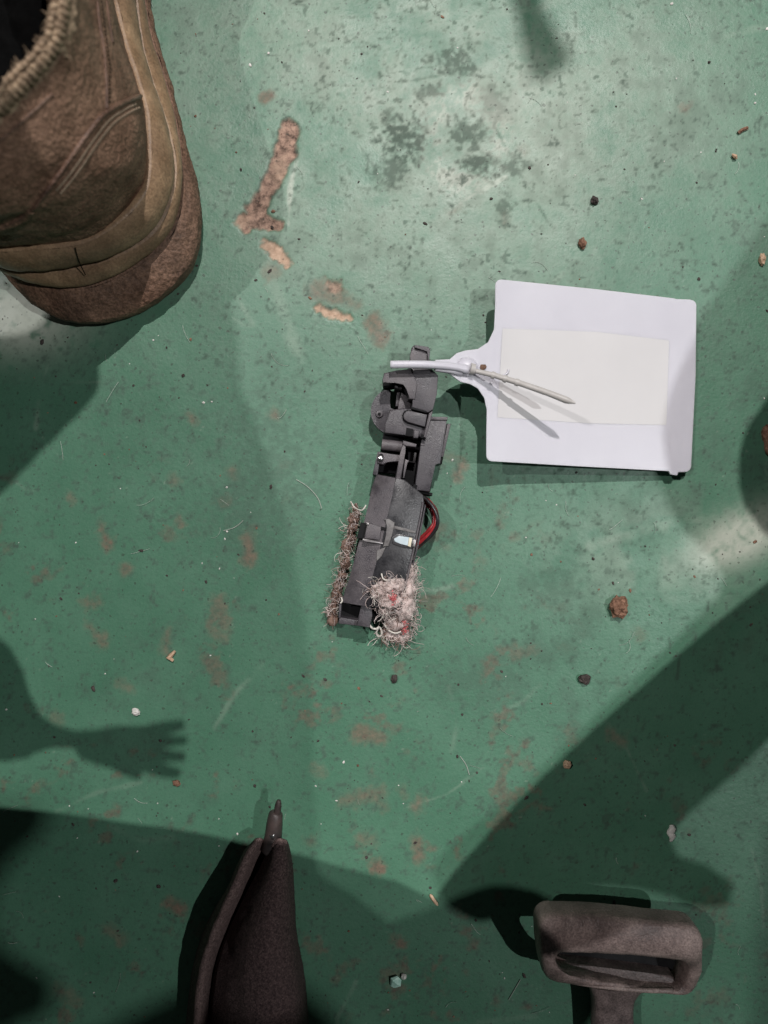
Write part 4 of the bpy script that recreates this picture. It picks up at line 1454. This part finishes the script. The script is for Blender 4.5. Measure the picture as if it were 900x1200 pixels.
# the one holding the camera: kneeling below the lower edge, unseen, arms shaped to cast the lower shadows
ph = thing('shadow_figure', 'person in dark work clothes, unseen below the lower edge, arms shaped to cast shadows', 'shadow_figure', (0.02, -0.85, 0))
H1 = 0.60
lowerL = chain(LAMP_TOP, [(-120, 1200, 225), (80, 1236, 238), (240, 1262, 236), (390, 1300, 236)], H1)
lowR = chain(LAMP_TOP, [(1130, 815, 230), (960, 970, 245), (810, 1125, 260), (710, 1240, 265)], 0.66)
ch = [lowerL, lowR,
      [(lowerL[1][0], 0.06), (V((-0.04, -0.25, 0.72)), 0.05), (V((-0.12, -0.60, 0.84)), 0.06), (V((-0.06, -0.78, 0.86)), 0.12)],
      [(lowR[3][0], 0.06), (V((0.09, -0.20, 0.75)), 0.05), (V((0.16, -0.60, 0.84)), 0.06), (V((0.08, -0.78, 0.86)), 0.12)],
      [(V((0.02, -0.76, 0.90)), 0.14), (V((0.02, -0.86, 0.70)), 0.15), (V((0.02, -0.98, 0.48)), 0.16)],
      [(V((0.02, -0.72, 0.98)), 0.055), (V((0.02, -0.66, 1.08)), 0.06)],
      [(V((0.02, -0.62, 1.10)), 0.085), (V((0.02, -0.58, 1.18)), 0.095)],
      [(V((-0.10, -0.98, 0.42)), 0.09), (V((-0.16, -0.62, 0.30)), 0.07), (V((-0.16, -0.60, 0.07)), 0.06)],
      [(V((-0.16, -0.62, 0.06)), 0.055), (V((-0.15, -0.98, 0.06)), 0.05)],
      [(V((0.14, -0.98, 0.42)), 0.09), (V((0.20, -0.62, 0.30)), 0.07), (V((0.20, -0.60, 0.07)), 0.06)],
      [(V((0.20, -0.62, 0.06)), 0.055), (V((0.19, -0.98, 0.06)), 0.05)]]
for bl in ([(22, 955, 40), (-20, 972, 52), (-70, 1010, 50)], [(26, 1162, 42), (-20, 1172, 50), (-80, 1200, 50)], [(372, 1228, 44), (290, 1196, 62), (150, 1260, 66)]):  # extra limbs added to cast dark blobs along the lower edge
    c = chain(LAMP_RIGHT, bl, 1.0)
    ch += [c, [(c[2][0], 0.012), (V((0.34, -0.45, 1.02)), 0.035), (V((0.20, -0.68, 0.95)), 0.06), (V((0.05, -0.76, 0.90)), 0.09)]]
body('body', ch, 0.007, M_jacket, ph)

# unseen figure at the left, hand and limbs shaped to cast shadows
pl = thing('shadow_figure', 'person in dark work clothes, unseen at the left, hand and arms shaped to cast shadows', 'shadow_figure', (-0.80, 0.55, 0))
HH = 0.72
arm = chain(LAMP_TOP, [(-150, 800, 78), (-40, 812, 70), (5, 850, 44), (55, 866, 20), (84, 870, 15), (125, 876, 25), (148, 878, 29), (163, 879, 30)], HH)
boot_shade_limb = chain(LAMP_TOP, [(78, 446, 42), (44, 462, 54), (-6, 488, 70), (-80, 535, 84), (-260, 600, 130)], 0.74)  # limb added to darken the floor below the boot
smudge_limb = chain(LAMP_TOP, [(646, 78, 27), (636, 55, 24), (622, 15, 18), (614, -60, 20), (640, -420, 40)], 1.25)  # limb added to cast the soft smudge at the top
ch = [arm, boot_shade_limb, [(boot_shade_limb[-1][0], 0.03), (V((-0.35, 0.50, 0.82)), 0.04)], [(smudge_limb[-1][0], 0.03), (V((0.05, 1.25, 1.48)), 0.04), (V((-0.40, 1.00, 1.42)), 0.05), (V((-0.72, 0.64, 1.22)), 0.07)], [(arm[0][0], 0.03), (V((-0.35, 0.50, 0.82)), 0.045), (V((-0.70, 0.62, 1.18)), 0.07)],
      [(V((-0.74, 0.60, 1.20)), 0.13), (V((-0.80, 0.55, 0.98)), 0.14), (V((-0.82, 0.52, 0.82)), 0.15)],
      [(V((-0.76, 0.58, 1.32)), 0.055), (V((-0.74, 0.60, 1.40)), 0.055)], [(V((-0.73, 0.61, 1.46)), 0.09), (V((-0.72, 0.62, 1.54)), 0.095)],
      [(V((-0.86, 0.40, 1.20)), 0.065), (V((-0.86, 0.34, 0.95)), 0.05), (V((-0.78, 0.36, 0.75)), 0.04)],
      [(V((-0.82, 0.60, 0.80)), 0.10), (V((-0.80, 0.62, 0.45)), 0.07), (V((-0.84, 0.62, 0.05)), 0.05)], [(V((-0.84, 0.62, 0.04)), 0.04), (V((-0.70, 0.68, 0.035)), 0.035)],
      [(V((-0.84, 0.44, 0.80)), 0.10), (V((-0.82, 0.42, 0.45)), 0.07), (V((-0.86, 0.42, 0.05)), 0.05)], [(V((-0.86, 0.42, 0.04)), 0.04), (V((-0.72, 0.46, 0.035)), 0.035)]]
body('body', ch, 0.006, M_jacket, pl)
bm = bmesh.new()
tube(bm, smooth_path([p for p, r in smudge_limb], 5), smooth_vals([r for p, r in smudge_limb], 5), 12)
obj('smudge_caster', bm, M_jacket, pl, smooth=True)  # thin unseen piece added to cast the top smudge
for pts in ([(160, 863, 9), (192, 854, 7.5), (215, 849, 5)], [(170, 871, 7.5), (200, 868.5, 6), (219, 867.5, 4.5)], [(170, 883, 7.5), (199, 886, 6), (217, 887, 4.5)], [(160, 891, 9), (188, 902, 7.5), (211, 907, 5)], [(120, 874, 12), (142, 894, 10), (166, 906, 8)]):
    bm = bmesh.new()
    c = chain(LAMP_TOP, pts, HH)
    tube(bm, smooth_path([p for p, r in c], 4), smooth_vals([r for p, r in c], 4), 10)
    obj('finger', bm, M_skin, pl, smooth=True)

# unseen figure added at the left, limbs shaped to shade the left side
pk = thing('shadow_figure', 'person in dark work clothes, unseen between left lamp and boot, limbs shaped to shade the left', 'shadow_figure', (-0.95, 0.25, 0))
H3 = 0.40
side = chain(LAMP_LEFT, [(160, 40, 72), (163, 250, 80), (168, 400, 104)], H3)
low = chain(LAMP_LEFT, [(-260, 520, 122), (-60, 522, 124), (120, 520, 132), (150, 500, 134)], H3)
main = chain(LAMP_LEFT, [(150, 520, 142), (170, 640, 156), (185, 760, 160), (192, 850, 158), (195, 960, 158), (190, 1120, 165)], H3)
main2 = chain(LAMP_LEFT, [(-90, 640, 160), (-80, 760, 160), (-60, 850, 158), (-50, 1000, 160), (-60, 1140, 165), (190, 1120, 165), (350, 1200, 165), (470, 1218, 152), (560, 1150, 92), (602, 1134, 94)], H3)
band3 = chain(LAMP_LEFT, [(965, 1010, 66), (968, 1110, 74), (960, 1270, 85), (800, 1360, 90), (480, 1370, 90)], 0.72)
ch = [side, low, main, main2, band3, [(band3[-1][0], 0.045), (V((-0.60, 0.12, 0.76)), 0.06), (V((-0.84, 0.20, 0.70)), 0.09)], [(low[0][0], 0.045), (V((-0.62, 0.16, 0.52)), 0.06), (V((-0.86, 0.20, 0.62)), 0.12)],
      [(V((-0.86, 0.22, 0.62)), 0.13), (V((-0.95, 0.26, 0.40)), 0.14)], [(V((-0.82, 0.18, 0.78)), 0.05), (V((-0.78, 0.14, 0.86)), 0.055)], [(V((-0.77, 0.13, 0.90)), 0.09), (V((-0.76, 0.12, 0.98)), 0.09)],
      [(V((-0.95, 0.20, 0.34)), 0.09), (V((-0.72, 0.16, 0.34)), 0.07), (V((-0.78, 0.18, 0.05)), 0.05)], [(V((-0.95, 0.34, 0.34)), 0.09), (V((-0.74, 0.36, 0.34)), 0.07), (V((-0.80, 0.36, 0.05)), 0.05)]]
body('body', ch, 0.006, M_jacket, pk)

# unseen figure added at the right, shaped to shade lower right and tag corner
pr = thing('shadow_figure', 'person in dark work clothes, unseen at the right, limbs shaped to shade that side', 'shadow_figure', (0.95, 0.30, 0))
H2 = 0.45
fore = chain(LAMP_RIGHT, [(1010, 590, 60), (955, 690, 74), (880, 775, 78), (760, 890, 78), (640, 985, 66), (566, 1028, 54)], H2)
lobe = chain(LAMP_RIGHT, [(566, 1028, 50), (680, 1012, 28), (800, 1032, 26), (836, 1044, 27)], H2)
head = chain(LAMP_RIGHT, [(898, 500, 116), (960, 515, 116)], 0.45)
edge = chain(LAMP_TOP, [(950, 548, 88), (1010, 528, 96)], 0.72)
chin = chain(LAMP_RIGHT, [(898, 518, 98), (960, 515, 90)], 0.45)
ch = [fore, lobe, head, chin, edge, [(edge[1][0], 0.03), (V((0.50, 0.40, 0.75)), 0.045), (V((0.78, 0.30, 0.82)), 0.08)], [(head[1][0], 0.05), (V((0.58, 0.20, 0.60)), 0.06), (V((0.80, 0.28, 0.80)), 0.13)], [(fore[0][0], 0.025), (V((0.66, 0.05, 0.62)), 0.05), (V((0.80, 0.20, 0.84)), 0.08)],
      [(V((0.82, 0.28, 0.82)), 0.14), (V((0.98, 0.32, 0.72)), 0.15), (V((1.10, 0.34, 0.66)), 0.15)],
      [(V((1.08, 0.26, 0.62)), 0.10), (V((1.02, 0.24, 0.36)), 0.07), (V((1.06, 0.24, 0.05)), 0.05)], [(V((1.06, 0.24, 0.04)), 0.04), (V((0.92, 0.22, 0.035)), 0.035)],
      [(V((1.08, 0.44, 0.62)), 0.10), (V((1.02, 0.46, 0.36)), 0.07), (V((1.06, 0.46, 0.05)), 0.05)], [(V((1.06, 0.46, 0.04)), 0.04), (V((0.92, 0.44, 0.035)), 0.035)]]
body('body', ch, 0.006, M_jacket, pr)
